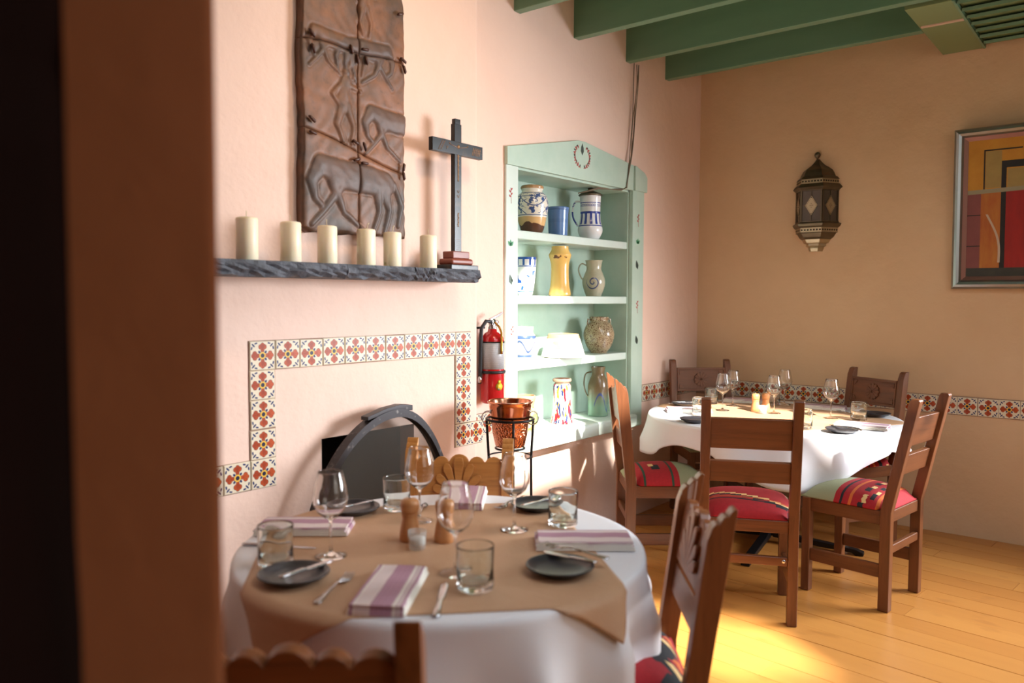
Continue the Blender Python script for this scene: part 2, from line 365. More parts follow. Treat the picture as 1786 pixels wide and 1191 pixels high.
def canvas(g):
    x, y, z = g.coords(); n = g.noise(12, 4, g.vec, 0.6); ns = g.noise(1, 4, g.comb(x * 22.0, y, z * 5.0), 0.6)
    # x from the left edge of canvas (0 ..), z from bottom (0 .. .78)
    och = g.mix(n, lin((206, 150, 56)), lin((176, 116, 34))); red = g.mix(ns, lin((176, 40, 34)), lin((116, 30, 30))); dk = g.mix(n, lin((44, 42, 40)), lin((24, 26, 28)))
    mau = g.mix(n, lin((140, 80, 78)), lin((116, 66, 66))); olive = g.mix(n, lin((176, 150, 86)), lin((140, 116, 70)))
    col = red
    col = g.mix((x < 0.07) * (z < 0.49), col, mau); col = g.mix((x < 0.07) * (((z * 5.6).fract() - 0.5).abs() > 0.485) * (z < 0.49), col, dk)
    col = g.mix(x.band(0.07, 0.17) * (z < 0.49), col, g.mix(ns, lin((150, 34, 28)), lin((196, 140, 60))))
    col = g.mix(x.band(0.17, 0.195) * (z < 0.68), col, dk); col = g.mix((z > 0.49), col, och); col = g.mix(x.band(0.08, 0.088) * z.band(0.49, 0.73), col, dk)
    col = g.mix((x > 0.08) * z.band(0.722, 0.73) * (x < 0.27), col, dk); col = g.mix((x > 0.09) * z.band(0.51, 0.72) * (x < 0.17), col, olive)
    col = g.mix((x > 0.17) * z.band(0.62, 0.66), col, dk); col = g.mix(x.band(0.17, 0.195) * z.band(0.49, 0.66), col, dk); col = g.mix((x > 0.2) * z.band(0.505, 0.615), col, olive)
    col = g.mix((x > 0.345) * (z < 0.7), col, dk); col = g.mix((x > 0.345) * (z > 0.7), col, lin((186, 60, 48)))
    col = g.mix(((z - 0.49 - x * 0.03).abs() < 0.012), col, lin((150, 142, 116)))
    vx = (x - 0.11 - ((z - 0.1) * 14.0).sin() * 0.018 - (0.36 - z) * 0.22).abs() < 0.006; col = g.mix(vx * z.band(0.08, 0.36), col, lin((190, 170, 150)))
    col = g.mix(z < 0.05, col, g.mix(n, lin((30, 40, 44)), lin((70, 70, 60))))
    return col, ns + n, 0.4, 0.004
material('painted_canvas', canvas, rough=0.4)
# ------------------------------------------------------------------ mesh helpers
class MB:
    def __init__(s): s.v = []; s.f = []; s.mi = []; s.sm = []
    def add(s, vs, fs, M=None, mi=0, smooth=False):
        o = len(s.v)
        for v in vs:
            v = Vector(v); v = M @ v if M else v; s.v.append(tuple(v))
        for f in fs: s.f.append(tuple(i + o for i in f)); s.mi.append(mi); s.sm.append(smooth)
        return s
    def box(s, lo, hi, M=None, mi=0):
        x0, y0, z0 = lo; x1, y1, z1 = hi
        return s.add([(x0, y0, z0), (x1, y0, z0), (x1, y1, z0), (x0, y1, z0), (x0, y0, z1), (x1, y0, z1), (x1, y1, z1), (x0, y1, z1)],
                     [(0, 3, 2, 1), (4, 5, 6, 7), (0, 1, 5, 4), (1, 2, 6, 5), (2, 3, 7, 6), (3, 0, 4, 7)], M, mi)
    def lathe(s, prof, seg=32, M=None, mi=0, closed=False, smooth=True):
        vs = []; fs = []; n = len(prof)
        for r, z in prof:
            for k in range(seg): a = 2 * pi * k / seg; vs.append((max(r, 1e-5) * cos(a), max(r, 1e-5) * sin(a), z))
        rng = n if closed else n - 1
        for i in range(rng):
            j = (i + 1) % n
            for k in range(seg):
                l = (k + 1) % seg; fs.append((i * seg + k, i * seg + l, j * seg + l, j * seg + k))
        if not closed:
            if prof[0][0] > 1e-4: fs.append(tuple(reversed(range(seg))))
            if prof[-1][0] > 1e-4: fs.append(tuple((n - 1) * seg + k for k in range(seg)))
        return s.add(vs, fs, M, mi, smooth)
    def tube(s, pts, r, seg=8, M=None, mi=0, flat=1.0, caps=True, closed=False):
        P = [Vector(p) for p in pts]; n = len(P); rr = r if isinstance(r, (list, tuple)) else [r] * n
        vs = []; fs = []; up = None
        for i, p in enumerate(P):
            if closed: t = (P[(i + 1) % n] - P[i - 1])
            else: t = (P[min(i + 1, n - 1)] - P[max(i - 1, 0)])
            t = t.normalized() if t.length > 0 else Vector((0, 0, 1))
            if up is None:
                up = Vector((0, 0, 1)) if abs(t.z) < 0.9 else Vector((1, 0, 0))
            a = t.cross(up).normalized(); b = a.cross(t).normalized(); up = b
            for k in range(seg):
                q = 2 * pi * k / seg; vs.append(tuple(p + a * (rr[i] * cos(q)) + b * (rr[i] * flat * sin(q))))
        m = n if closed else n - 1
        for i in range(m):
            j = (i + 1) % n
            for k in range(seg): l = (k + 1) % seg; fs.append((i * seg + k, i * seg + l, j * seg + l, j * seg + k))
        if caps and not closed: fs.append(tuple(reversed(range(seg)))); fs.append(tuple((n - 1) * seg + k for k in range(seg)))
        return s.add(vs, fs, M, mi, True)
    def prism(s, poly, d0, d1, plane='yz', M=None, mi=0):
        """polygon extruded along the missing axis from d0 to d1"""
        n = len(poly); vs = []
        for d in (d0, d1):
            for a, b in poly: vs.append({'yz': (d, a, b), 'xz': (a, d, b), 'xy': (a, b, d)}[plane])
        fs = [tuple(range(n)), tuple(reversed(range(n, 2 * n)))]
        for i in range(n): j = (i + 1) % n; fs.append((j, i, n + i, n + j))
        return s.add(vs, fs, M, mi)
    def mesh(s, name, mats):
        m = bpy.data.meshes.new(name); m.from_pydata(s.v, [], s.f)
        for k in ([mats] if isinstance(mats, str) else mats): m.materials.append(MATS[k])
        m.polygons.foreach_set('material_index', s.mi); m.polygons.foreach_set('use_smooth', s.sm)
        bm = bmesh.new(); bm.from_mesh(m); bmesh.ops.recalc_face_normals(bm, faces=bm.faces); bm.to_mesh(m); bm.free()
        m.update(); return m
    def obj(s, name, mats, parent=None, bevel=0, loc=None, rot=None, segs=2, weld=False, auto=False):
        o = bpy.data.objects.new(name, s.mesh(name, mats)); COL.objects.link(o)
        if parent: o.parent = parent
        if loc: o.location = loc
        if rot: o.rotation_euler = rot
        if bevel:
            b = o.modifiers.new('bevel', 'BEVEL'); b.width = bevel; b.segments = segs; b.limit_method = 'ANGLE'; b.angle_limit = R_(35); b.harden_normals = False
            for p in o.data.polygons: p.use_smooth = True
            w = o.modifiers.new('wn', 'WEIGHTED_NORMAL'); w.keep_sharp = True
        return o
def tag(o, label=None, cat=None, group=None, kind=None):
    if label: o['label'] = label
    if cat: o['category'] = cat
    if group: o['group'] = group
    if kind: o['kind'] = kind
    return o
def thing(name, label, cat, loc=(0, 0, 0), rz=0.0, group=None, kind=None):
    o = bpy.data.objects.new(name, None); o.empty_display_size = 0.05; COL.objects.link(o); o.location = loc; o.rotation_euler = (0, 0, rz)
    return tag(o, label, cat, group, kind)
def copy_tree(o, parent=None):
    c = o.copy(); COL.objects.link(c); c.parent = parent
    for ch in [k for k in bpy.data.objects if k.parent == o]: copy_tree(ch, c)
    return c
def T(x, y, z): return Matrix.Translation((x, y, z))
def RZ(a): return Matrix.Rotation(a, 4, 'Z')
def RX(a): return Matrix.Rotation(a, 4, 'X')
def RY(a): return Matrix.Rotation(a, 4, 'Y')
XA, XB, YB, CH = -2.52, -2.61, 5.40, 3.17     # breast face, left wall, far wall, ceiling height
# ------------------------------------------------------------------ room shell
FA = (1.935, 2.435, 0.868)                      # firebox y0,y1,top
N0, N1, NZ0, NZ1, ND = 3.262, 4.405, 0.69, 2.105, 0.25   # niche opening
wl = MB()
X0 = -3.0
wl.box((X0, 0.0, 0), (XB, FA[0] - 0.02, CH)).box((X0, FA[0] - 0.02, FA[2] + 0.06), (XB, 2.80, CH)).box((X0, 2.80, 0), (XB, N0, CH))
wl.box((X0, N0, 0), (XB, N1, NZ0 - 0.09)).box((X0, N0, NZ1), (XB, N1, CH)).box((X0, N1, 0), (XB, YB, CH)).box((X0, N0, NZ0 - 0.09), (XB - ND - 0.02, N1, NZ1))
wall_left = tag(wl.obj('wall_left', 'plaster_pink'), 'pink plaster wall with the painted shelf niche', kind='structure')
# chimney breast with rounded corner, around the firebox mouth
br = MB(); rr = 0.035; yE = 2.872
corner = [(XA - rr + rr * cos(a), yE - rr + rr * sin(a)) for a in [i * pi / 2 / 6 for i in range(7)]]
br.prism([(XB, 0.0), (XA, 0.0), (XA, FA[0]), (XB, FA[0])], 0, CH, 'xy')
br.prism([(XB, FA[0]), (XA, FA[0]), (XA, FA[1]), (XB, FA[1])], FA[2], CH, 'xy')
br.prism([(XB, FA[1]), (XA, FA[1])] + corner + [(XB, yE)], 0, CH, 'xy')
breast = tag(br.obj('wall_chimney_breast', 'plaster_pink', bevel=0), 'pink plaster chimney breast of the fireplace', kind='structure')
# firebox lining: splayed sides, black back
fb = thing('firebox', 'black sooty firebox opening of the pink fireplace', 'fireplace', (XA, 2.22, 0))
y0, y1, zt = FA[0] - 2.22, FA[1] - 2.22, FA[2]; yb0, yb1, zb, dp = y0 + 0.02, 2.72 - 2.22, 0.787, -0.385
MB().add([(-.088, y1 - .0, 0), (-.088, y1 - .0, zt), (dp, yb1, zb), (dp, yb1, 0), (-.095, y1 + .30, 0), (-.095, y1 + .30, zt), (dp, yb1 + .07, zb), (dp, yb1 + .07, 0)],
         [(0, 1, 2, 3), (4, 7, 6, 5), (0, 4, 5, 1), (3, 2, 6, 7), (1, 5, 6, 2)]).obj('side_splay', 'hearth_brick', fb)
MB().add([(-.005, y0, 0), (-.005, y0, zt), (dp, yb0, zb), (dp, yb0, 0), (-.005, y0 - .05, 0), (-.005, y0 - .05, zt), (dp, y0 - .05, zb), (dp, y0 - .05, 0)],
         [(0, 3, 2, 1), (4, 5, 6, 7), (0, 1, 5, 4), (3, 7, 6, 2), (1, 2, 6, 5)]).obj('side_splay', 'soot', fb)
MB().add([(-.09, y0 - .05, zt), (-.09, y1 + .05, zt), (dp, yb1 + .07, zb), (dp, y0 - .05, zb), (-.09, y0 - .05, zt + .05), (-.09, y1 + .05, zt + .05), (dp, yb1 + .07, zb + .05), (dp, y0 - .05, zb + .05)],
         [(0, 1, 2, 3), (7, 6, 5, 4), (0, 4, 5, 1), (2, 6, 7, 3), (0, 3, 7, 4), (1, 5, 6, 2)]).obj('throat_slab', 'hearth_brick', fb)
MB().box((dp - .03, y0 - .05, 0), (dp, yb1 + .07, zb + .02)).obj('back_plate', 'soot', fb)
MB().box((dp, y0, -0.004), (0.0, y1, 0.012)).obj('hearth_slab', 'hearth_brick', fb)
# far wall with a window opening right of the frame
wb = MB(); WX0, WX1, WZ0, WZ1 = 0.22, 1.74, 0.95, 2.55
wb.box((X0, YB, 0), (WX0, YB + .3, CH)).box((WX0, YB, 0), (WX1, YB + .3, WZ0)).box((WX0, YB, WZ1), (WX1, YB + .3, CH)).box((WX1, YB, 0), (3.7, YB + .3, CH))
wall_far = tag(wb.obj('wall_far', 'plaster_tan'), 'tan plaster far wall with the lantern and the painting', kind='structure')
tag(MB().box((3.4, -1.6, 0), (3.7, YB, CH)).obj('wall_right', 'plaster_tan'), 'tan plaster wall outside the frame on the right', kind='structure')
tag(MB().box((X0, -1.9, 0), (3.7, -1.6, CH)).obj('wall_rear', 'plaster_shaded'), 'plain plaster wall behind the viewpoint', kind='structure')
tag(MB().box((X0, -1.6, 0), (-2.0, 0.0, CH)).obj('wall_side', 'plaster_shaded'), 'plain plaster side wall behind the partition', kind='structure')
# partition close to the camera on the left, rounded end
pw = MB(); ex, ya, yb_ = -0.742, 0.300, 0.452; q = 0.022
cor = [(ex - q + q * cos(a), yb_ - q + q * sin(a)) for a in [i * pi / 2 / 5 for i in range(6)]]
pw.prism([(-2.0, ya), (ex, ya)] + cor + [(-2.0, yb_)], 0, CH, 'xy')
tag(pw.obj('wall_partition', 'plaster_shaded'), 'blurred plaster wall end filling the left edge, coloured dark for shade', kind='structure')
tag(MB().box((0.45, ya, 0), (3.4, yb_, CH)).box((ex, ya, 2.2), (0.45, yb_, CH)).obj('wall_doorway', 'plaster_shaded'), 'plain plaster wall around the doorway at the viewpoint', kind='structure')
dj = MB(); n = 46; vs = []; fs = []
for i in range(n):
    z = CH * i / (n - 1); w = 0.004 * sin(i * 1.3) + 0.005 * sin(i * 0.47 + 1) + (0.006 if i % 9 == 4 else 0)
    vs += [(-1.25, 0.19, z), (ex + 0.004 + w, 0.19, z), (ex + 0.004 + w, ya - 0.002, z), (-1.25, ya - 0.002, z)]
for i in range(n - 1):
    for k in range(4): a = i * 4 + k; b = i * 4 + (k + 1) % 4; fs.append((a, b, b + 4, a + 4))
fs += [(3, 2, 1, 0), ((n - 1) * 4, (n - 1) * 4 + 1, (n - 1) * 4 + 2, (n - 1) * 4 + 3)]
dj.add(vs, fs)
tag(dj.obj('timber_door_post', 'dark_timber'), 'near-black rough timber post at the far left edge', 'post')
# floor: slab plus boards
floor = tag(MB().box((X0, -1.9, -0.2), (3.7, YB + .3, -0.012)).obj('floor', 'floor_gap'), 'warm yellow wooden board floor', kind='structure')
BW = 0.142; fa = R_(-6.0)
plank_meshes = {}
def plank(L):
    key = round(L, 1)
    if key not in plank_meshes:
        plank_meshes[key] = MB().box((0, 0.0015, -0.012), (key - 0.002, BW - 0.0015, 0.0)).mesh('board', 'floor_board')
    return plank_meshes[key], key
ca, sa = cos(fa), sin(fa); row = 0
def inroom(x, y): return -2.62 < x < 2.62 and -1.62 < y < 5.42
v0 = 0.9
while v0 < 5.9:
    u = -3.1 + random.uniform(-1.4, 0)
    while u < 1.4:
        m, L = plank(random.choice((1.2, 1.6, 2.0, 2.6, 3.0))); 
        x, y = u * ca - v0 * sa, u * sa + v0 * ca
        if y + L * sa < 5.45 and x + L > -2.7 and x < 1.4:
            o = bpy.data.objects.new('board', m); COL.objects.link(o); o.parent = floor; o.location = (x, y, random.uniform(-0.0012, 0.0)); o.rotation_euler = (0, 0, fa)
        u += L
    v0 += BW
MB().box((X0, -1.9, -0.012), (3.4, 0.72, -0.0025)).box((1.5, 0.72, -0.012), (3.4, YB, -0.0025)).obj('far_boards', 'floor_board', floor)
# ceiling with unseen holes added to shape the sun patches, and joists
def back(x, y, z): t = (CH - z) / -SUN_D.z; return (x - SUN_D.x * t, y - SUN_D.y * t)
ho1 = [back(-2.61, 3.20, 0.35), back(-2.61, 3.98, 0.35), back(-2.61, 3.98, 1.10), back(-2.61, 3.60, 1.60), back(-2.61, 3.20, 1.60)]
ho2 = [back(-2.35, 4.0, 0.75), back(-1.0, 3.95, 0.75), back(-1.35, 5.0, 0.75), back(-2.3, 4.9, 0.75)]
cl = bmesh.new()
def loop(pts): 
    vs = [cl.verts.new((p[0], p[1], CH)) for p in pts]; return [cl.edges.new((vs[i], vs[(i + 1) % len(vs)])) for i in range(len(vs))]
ho3 = [back(-1.95, 2.55, 0), back(-1.15, 2.45, 0), back(-0.85, 3.05, 0), back(-1.25, 3.35, 0), back(-1.95, 3.2, 0)]
ed = loop([(X0, -1.9), (3.8, -1.9), (3.8, YB + .3), (X0, YB + .3)]) + loop(ho1) + loop(ho2) + loop(ho3)
bmesh.ops.triangle_fill(cl, use_beauty=True, use_dissolve=False, edges=ed)
def inside(p, poly):
    c = False; n = len(poly)
    for i in range(n):
        a, b = poly[i], poly[(i + 1) % n]
        if (a[1] > p.y) != (b[1] > p.y) and p.x < (b[0] - a[0]) * (p.y - a[1]) / (b[1] - a[1]) + a[0]: c = not c
    return c
dele = [f for f in cl.faces if inside(f.calc_center_median(), ho1) or inside(f.calc_center_median(), ho2) or inside(f.calc_center_median(), ho3)]
bmesh.ops.delete(cl, geom=dele, context='FACES')
r_ = bmesh.ops.extrude_face_region(cl, geom=list(cl.faces)); bmesh.ops.translate(cl, verts=[v for v in r_['geom'] if isinstance(v, bmesh.types.BMVert)], vec=(0, 0, 0.06))
bmesh.ops.recalc_face_normals(cl, faces=cl.faces)
cm = bpy.data.meshes.new('ceiling'); cl.to_mesh(cm); cl.free(); cm.materials.append(MATS['ceiling_paint'])
ceil = bpy.data.objects.new('ceiling', cm); COL.objects.link(ceil); tag(ceil, 'pale green ceiling above the joists', kind='structure')
for y, lb in ((3.265, 'green painted joist nearest the viewer, cut by the top edge'), (3.805, 'second green ceiling joist, with chipped paint at its wall end'),
              (4.375, 'green ceiling joist from whose wall end the wires hang'), (4.885, 'short green ceiling joist nearest the tan far wall')):
    x1 = -1.045 if y > 4.8 else 2.58
    o = MB().box((XB - 0.02, -0.028, 0), (x1, 0.028, CH - 2.892)).obj('ceiling_joist', 'beam_green', bevel=0.004, loc=(0, y, 2.892)); tag(o, lb, 'beam', 'green joists under the ceiling')
so = thing('ceiling_soffit', 'olive green boxed soffit at the top right with strip light and vent', 'soffit', (-1.04, 4.74, 2.885))
MB().box((0, -0.30, 0.0), (0.215, 0.64, CH - 2.887)).obj('light_panel', 'soffit_green', so, bevel=0.003)
MB().box((0.225, -0.30, 0.02), (1.9, 0.64, CH - 2.887)).obj('duct_box', 'soffit_green', so, bevel=0.003)
MB().box((0.01, 0.01, -0.006), (0.212, 0.035, 0.004)).obj('light_track', 'track_white', so, bevel=0.001)
MB().box((0.213, -0.3, -0.003), (0.224, 0.64, 0.02)).obj('divider_strip', 'beam_green', so)
for k in range(7): MB().box((0.23, -0.02, -0.002), (1.9, 0.02, 0.014), RX(0.35)).obj('vent_slat', 'beam_green', so, loc=(0, -0.24 + k * 0.13, 0.0))
# window in the far wall, outside the frame: frame and glazing bars
wf = thing('window_1', 'white timber window right of the painting, outside the frame', None, (0.98, YB + .12, 1.75), kind='structure')
for lo, hi in (((-.76, -.03, -.8), (-.70, .03, .8)), ((.70, -.03, -.8), (.76, .03, .8)), ((-.76, -.03, .74), (.76, .03, .8)), ((-.76, -.03, -.8), (.76, .03, -.74)), ((-.02, -.02, -.74), (.02, .02, .74)), ((-.7, -.02, -.02), (.7, .02, .02))):
    MB().box(lo, hi).obj('window_bar', 'mint_shelf', wf)
# ------------------------------------------------------------------ tiles
def tile_mesh():
    h, b, t = 0.0528, 0.003, 0.006
    vs = [(-h, 0, -h), (h, 0, -h), (h, 0, h), (-h, 0, h)]
    vs += [(x * (h - 0) / h, -t + b, z * 1.0) for x, _, z in vs[:4]] + [((abs(x) - b) * (1 if x > 0 else -1), -t, (abs(z) - b) * (1 if z > 0 else -1)) for x, _, z in vs[:4]]
    fs = [(0, 1, 5, 4), (1, 2, 6, 5), (2, 3, 7, 6), (3, 0, 4, 7), (4, 5, 9, 8), (5, 6, 10, 9), (6, 7, 11, 10), (7, 4, 8, 11), (8, 9, 10, 11)]
    return MB().add(vs, fs).mesh('tile', 'glazed_tile')
TM = tile_mesh(); P = 0.108
def put_tile(parent, x, y, z, rz):
    o = bpy.data.objects.new('tile', TM); COL.objects.link(o); o.parent = parent
    o.location = (x + random.uniform(-.0008, .0008), y + random.uniform(-.0008, .0008), z + random.uniform(-.0015, .0015)); o.rotation_euler = (0, random.uniform(-.012, .012), rz)
cells = [(n, 0) for n in range(11)] + [(0, m) for m in range(1, 5)] + [(10, m) for m in range(1, 5)] + [(n, 4) for n in (-1, -2, -3, -4, 11)]
for n, m in cells: put_tile(breast, XA + 0.0015, 1.6705 + n * P - (0.02 if n == 11 else 0), 1.21 - m * P, R_(90))
put_tile(wall_left, XB + .0015, 2.935, .79, R_(90)); put_tile(wall_left, XB + .0015, 3.043, .79, R_(90))
for k in range(8): put_tile(wall_left, XB + .0015, 4.648 + k * 0.105, 0.80, R_(90))
bx = -1.1739; k = -13
while bx + k * P < 2.5:
    x = bx + k * P
    if x > XB + 0.045: put_tile(wall_far, x, YB - .0015, 0.787, 0)
    k += 1
# grout beds
MB().box((0, -0.055, -.055), (0.003, 11 * P - .053, .055)).box((0, -.055, -.055 - 4 * P), (0.003, .055, -.055)).box((0, 10 * P - .055, -.055 - 4 * P), (.003, 10 * P + .055, -.055)).box((0, 10 * P, -.055 - 4 * P), (.003, 11 * P + .03, .055 - 4 * P)).box((0, -4.5 * P, -.055 - 4 * P), (.003, -.05, .055 - 4 * P)).obj('grout_bed', 'tile_grout', breast, loc=(XA - .001, 1.6705, 1.21))
MB().box((0, 4.592, .743), (.003, YB, .857)).box((0, 2.88, .735), (.003, 3.10, .845)).obj('grout_bed', 'tile_grout', wall_left, loc=(XB - .001, 0, 0))
MB().box((XB, -.003, .73), (2.5, 0.001, .844)).obj('grout_bed', 'tile_grout', wall_far, loc=(0, YB, 0))
# ------------------------------------------------------------------ shelf niche
nc = thing('wall_shelf_niche', 'mint green painted built-in shelf niche with gabled header full of pottery', 'shelf', (XB, 3.84, 0))
def yl(y): return y - 3.84
MB().box((-ND - .015, yl(N0), NZ0), (-ND, yl(N1), NZ1)).obj('back_panel', 'mint_paint', nc)
MB().box((-ND, yl(N0) - .001, NZ0), (0.0, yl(N0) + .012, NZ1)).obj('side_panel', 'mint_paint', nc)
MB().box((-ND, yl(N1) - .012, NZ0), (0.0, yl(N1) + .001, NZ1)).obj('side_panel', 'mint_paint', nc)
MB().box((-ND, yl(N0), NZ1 - .012), (0.0, yl(N1), NZ1 + .002)).obj('top_panel', 'mint_paint', nc)
MB().box((0, yl(3.163), 0.60), (0.014, yl(N0), NZ1)).obj('jamb', 'mint_shelf', nc, bevel=0.003)
MB().box((0, yl(N1), 0.60), (0.03, yl(4.545), NZ1 + .0)).obj('jamb', 'mint_paint', nc, bevel=0.003)
MB().prism([(yl(4.425), NZ1), (yl(4.575), NZ1), (yl(4.575), 2.20), (yl(4.54), 2.228), (yl(4.425), 2.262)], 0, 0.036, 'yz').obj('jamb_capital', 'mint_paint', nc, bevel=0.004)
MB().prism([(yl(3.163), NZ1), (yl(4.425), NZ1), (yl(4.425), 2.262), (yl(3.87), 2.325), (yl(3.80), 2.322), (yl(3.50), 2.262), (yl(3.163), 2.196)], 0, 0.022, 'yz').obj('header_board', 'mint_paint', nc, bevel=0.003)
for z, t in ((1.780, .045), (1.436, .045), (1.082, .045)):
    vs = []; y_ = [yl(N0) + (yl(N1) - yl(N0)) * i / 10 for i in range(11)]
    m = MB(); top = [(y, 0.0) for y in y_]
    m.box((-ND, yl(N0) + .004, z - t), (-0.002, yl(N1) - .012, z)); m.obj('shelf_board', 'mint_shelf', nc, bevel=0.005)
MB().prism([(-ND, NZ0 - .085), (0.045, NZ0 - .085), (0.075, NZ0 - .078), (0.08, NZ0 - .01), (0.07, NZ0), (-ND, NZ0)], yl(N0) - .06, yl(4.405), 'xz').obj('base_ledge', 'mint_shelf', nc, bevel=0.004)
def leaf(m, cy, cz, L, w, a, mi):
    pts = [(0, 0), (w, L * .35), (w * .8, L * .65), (0, L), (-w * .8, L * .65), (-w, L * .35)]
    m.prism([(cy + p * cos(a) - q_ * sin(a), cz + p * sin(a) + q_ * cos(a)) for p, q_ in pts], 0, .0008, 'yz', None, mi)
mo = MB()
leaf(mo, 0, 0.012, .045, .010, 0, 2)
for sgn in (1, -1):
    for i in range(9):
        t = .35 + i * .27; cy = -sgn * .048 * sin(t); cz = .008 - .046 * cos(t)
        leaf(mo, cy, cz, .013, .0038, sgn * (t - .6), 0 if i % 2 else 1); leaf(mo, cy, cz, .011, .003, sgn * (t + .9), 0)
    mo.tube([(0.0005, -sgn * .048 * sin(.2 + .26 * i), .008 - .046 * cos(.2 + .26 * i)) for i in range(10)], .0009, 5, mi=0)
mo.obj('painted_motif', ('paint_red', 'paint_dark', 'paint_dark'), nc, loc=(0.0225, yl(3.84), 2.225)).scale = (1, 1.5, 1.5)
for y, z, x, kind in ((3.20, 1.96, .0145, 0), (3.20, 1.70, .0145, 1), (3.21, 1.52, .0145, 2), (3.215, 1.25, .0145, 0), (4.47, 1.93, .0305, 0), (4.47, 1.64, .0305, 2), (4.47, 1.38, .0305, 0), (4.475, 1.16, .0305, 2), (4.47, 1.78, .0305, 1)):
    m = MB()
    if kind == 2: leaf(m, 0, -.03, .06, .016, 0.3, 2); leaf(m, 0.004, -.02, .03, .004, 0.1, 1)
    elif kind == 1:
        for a in (-.7, 0, .7): leaf(m, 0, -.01, .035, .009, a, 1)
    else:
        for i in range(4): leaf(m, 0, -.02 + i * .012, .02, .005, .8 * (-1) ** i, 0)
        m.tube([(0.0004, .004, -.05), (0.0004, 0, .03)], .001, 5, mi=0)
    m.obj('painted_motif', ('paint_red', 'paint_green', 'paint_dark'), nc, loc=(x, yl(y), z))
# wires
wr = thing('hanging_wires', 'thin twisted wires hanging from a joist into the niche corner', 'wire', (XB + .02, 4.40, 2.89))
for k, (o1, o2) in enumerate(((0, 0), (.012, .004), (-.03, -.002), (.02, .01))):
    pts = []
    for i in range(15):
        t = i / 14; pts.append((.006 + o2 * .4 + .003 * sin(t * 9 + k), .036 - .105 * t ** 1.6 + o1 * (1 - t) + .006 * sin(t * 11 + k * 2), -.78 * t))
    MB().tube(pts, .0026, 6).obj('wire', 'wire', wr)
for k in range(3):
    MB().tube([(.004, -.066, -.775), (-.01 + .004 * k, -.12, -.79 - .004 * k), (-.05, -.30, -.805 + .004 * k), (-.09, -.46, -.845)], .0035, 6).obj('wire_run', 'wire', wr)
# ------------------------------------------------------------------ pottery: profile in pixels of the photo at a known scale
def pot(name, label, cat, glaze, y, z, S, prof, x=-2.70, handle=None, wall=0.006, rz=0.0, extra=None):
    t = thing(name, label, cat, (x, y, z), rz, 'pottery in the mint shelf niche')
    pr_ = [(r * S, h * S) for r, h in prof]; H = pr_[-1][1]
    # smooth the outline with a Catmull-Rom pass
    sm = []
    for i in range(len(pr_) - 1):
        p0 = pr_[max(i - 1, 0)]; p1 = pr_[i]; p2 = pr_[i + 1]; p3 = pr_[min(i + 2, len(pr_) - 1)]
        for k in range(4):
            u = k / 4; sm.append(tuple(0.5 * ((2 * p1[j]) + (-p0[j] + p2[j]) * u + (2 * p0[j] - 5 * p1[j] + 4 * p2[j] - p3[j]) * u * u + (-p0[j] + 3 * p1[j] - 3 * p2[j] + p3[j]) * u ** 3) for j in (0, 1)))
    sm.append(pr_[-1])
    inner = [(max(r - wall, .002), h) for r, h in reversed(sm) if h > 0.012] + [(0.0, 0.014)]
    MB().lathe([(0, 0)] + sm + inner, 40).obj('body', glaze, t)
    if handle:
        pts, r = handle
        P_ = [Vector((0, p * S, q_ * S)) for p, q_ in pts]; sp = []
        for i in range(len(P_) - 1):
            a, b, c, d = P_[max(i - 1, 0)], P_[i], P_[i + 1], P_[min(i + 2, len(P_) - 1)]
            for k in range(5): u = k / 5; sp.append(0.5 * ((2 * b) + (-a + c) * u + (2 * a - 5 * b + 4 * c - d) * u * u + (-a + 3 * b - 3 * c + d) * u ** 3))
        sp.append(P_[-1]); MB().tube(sp, r, 10, flat=.6, M=RZ(rz_h)).obj('handle', glaze, t)
    if extra: extra(t, S)
    return t
K = 1 / 1386
rz_h = R_(-51)
HL = lambda a: a
pot('blue_white_jar', 'large round blue and white jar with bare chipped base, top shelf', 'jar', 'glaze_jar', 3.515, 1.781, 4.42 * K, [(15, 0), (19, 3), (24, 20), (28, 42), (28.5, 52), (25, 64), (19, 70), (18, 73), (20, 77), (20, 80), (18, 82)])
pot('blue_beaker', 'plain blue glazed beaker in the middle of the top shelf', 'beaker', 'glaze_bluecup', 3.762, 1.781, 4.61 * K, [(15.5, 0), (16.5, 2), (17.5, 25), (18.5, 44), (19.3, 46), (19.3, 49), (18.3, 50)])
def lid(t, S):
    MB().lathe([(0, 77 * S), (20 * S, 77 * S), (21.5 * S, 79 * S), (17 * S, 82 * S), (9 * S, 85 * S), (4 * S, 87 * S), (5 * S, 92 * S), (2 * S, 96 * S), (0, 96 * S)], 32, M=T(0, 0, -.004)).obj('lid', 'tin_pewter', t)
pot('lidded_tankard', 'blue and white tankard with pewter lid, right end of top shelf', 'tankard', 'glaze_tankard', 4.10, 1.781, 4.82 * K, [(13, 0), (16, 2), (21, 12), (21.5, 20), (18.5, 32), (17.5, 45), (17.8, 60), (18.5, 74), (18, 78)], handle=([(-16, 66), (-26, 66), (-31, 54), (-30, 38), (-22, 24)], .0085), extra=lid)
pot('flared_cup', 'white flared cup with blue brushed flowers, second shelf left end', 'cup', 'glaze_whitecup', 3.46, 1.437, 4.41 * K, [(9, 0), (12, 2), (15, 16), (17.5, 40), (18.5, 60), (18.8, 66)])
pot('yellow_drug_jar', 'tall waisted yellow jar in the middle of the second shelf', 'jar', 'glaze_yellow', 3.785, 1.437, 4.62 * K, [(18, 0), (19.5, 2), (19, 7), (16.5, 20), (15.5, 40), (16, 56), (19, 68), (19.5, 72), (16, 78), (15, 82), (15, 86)])
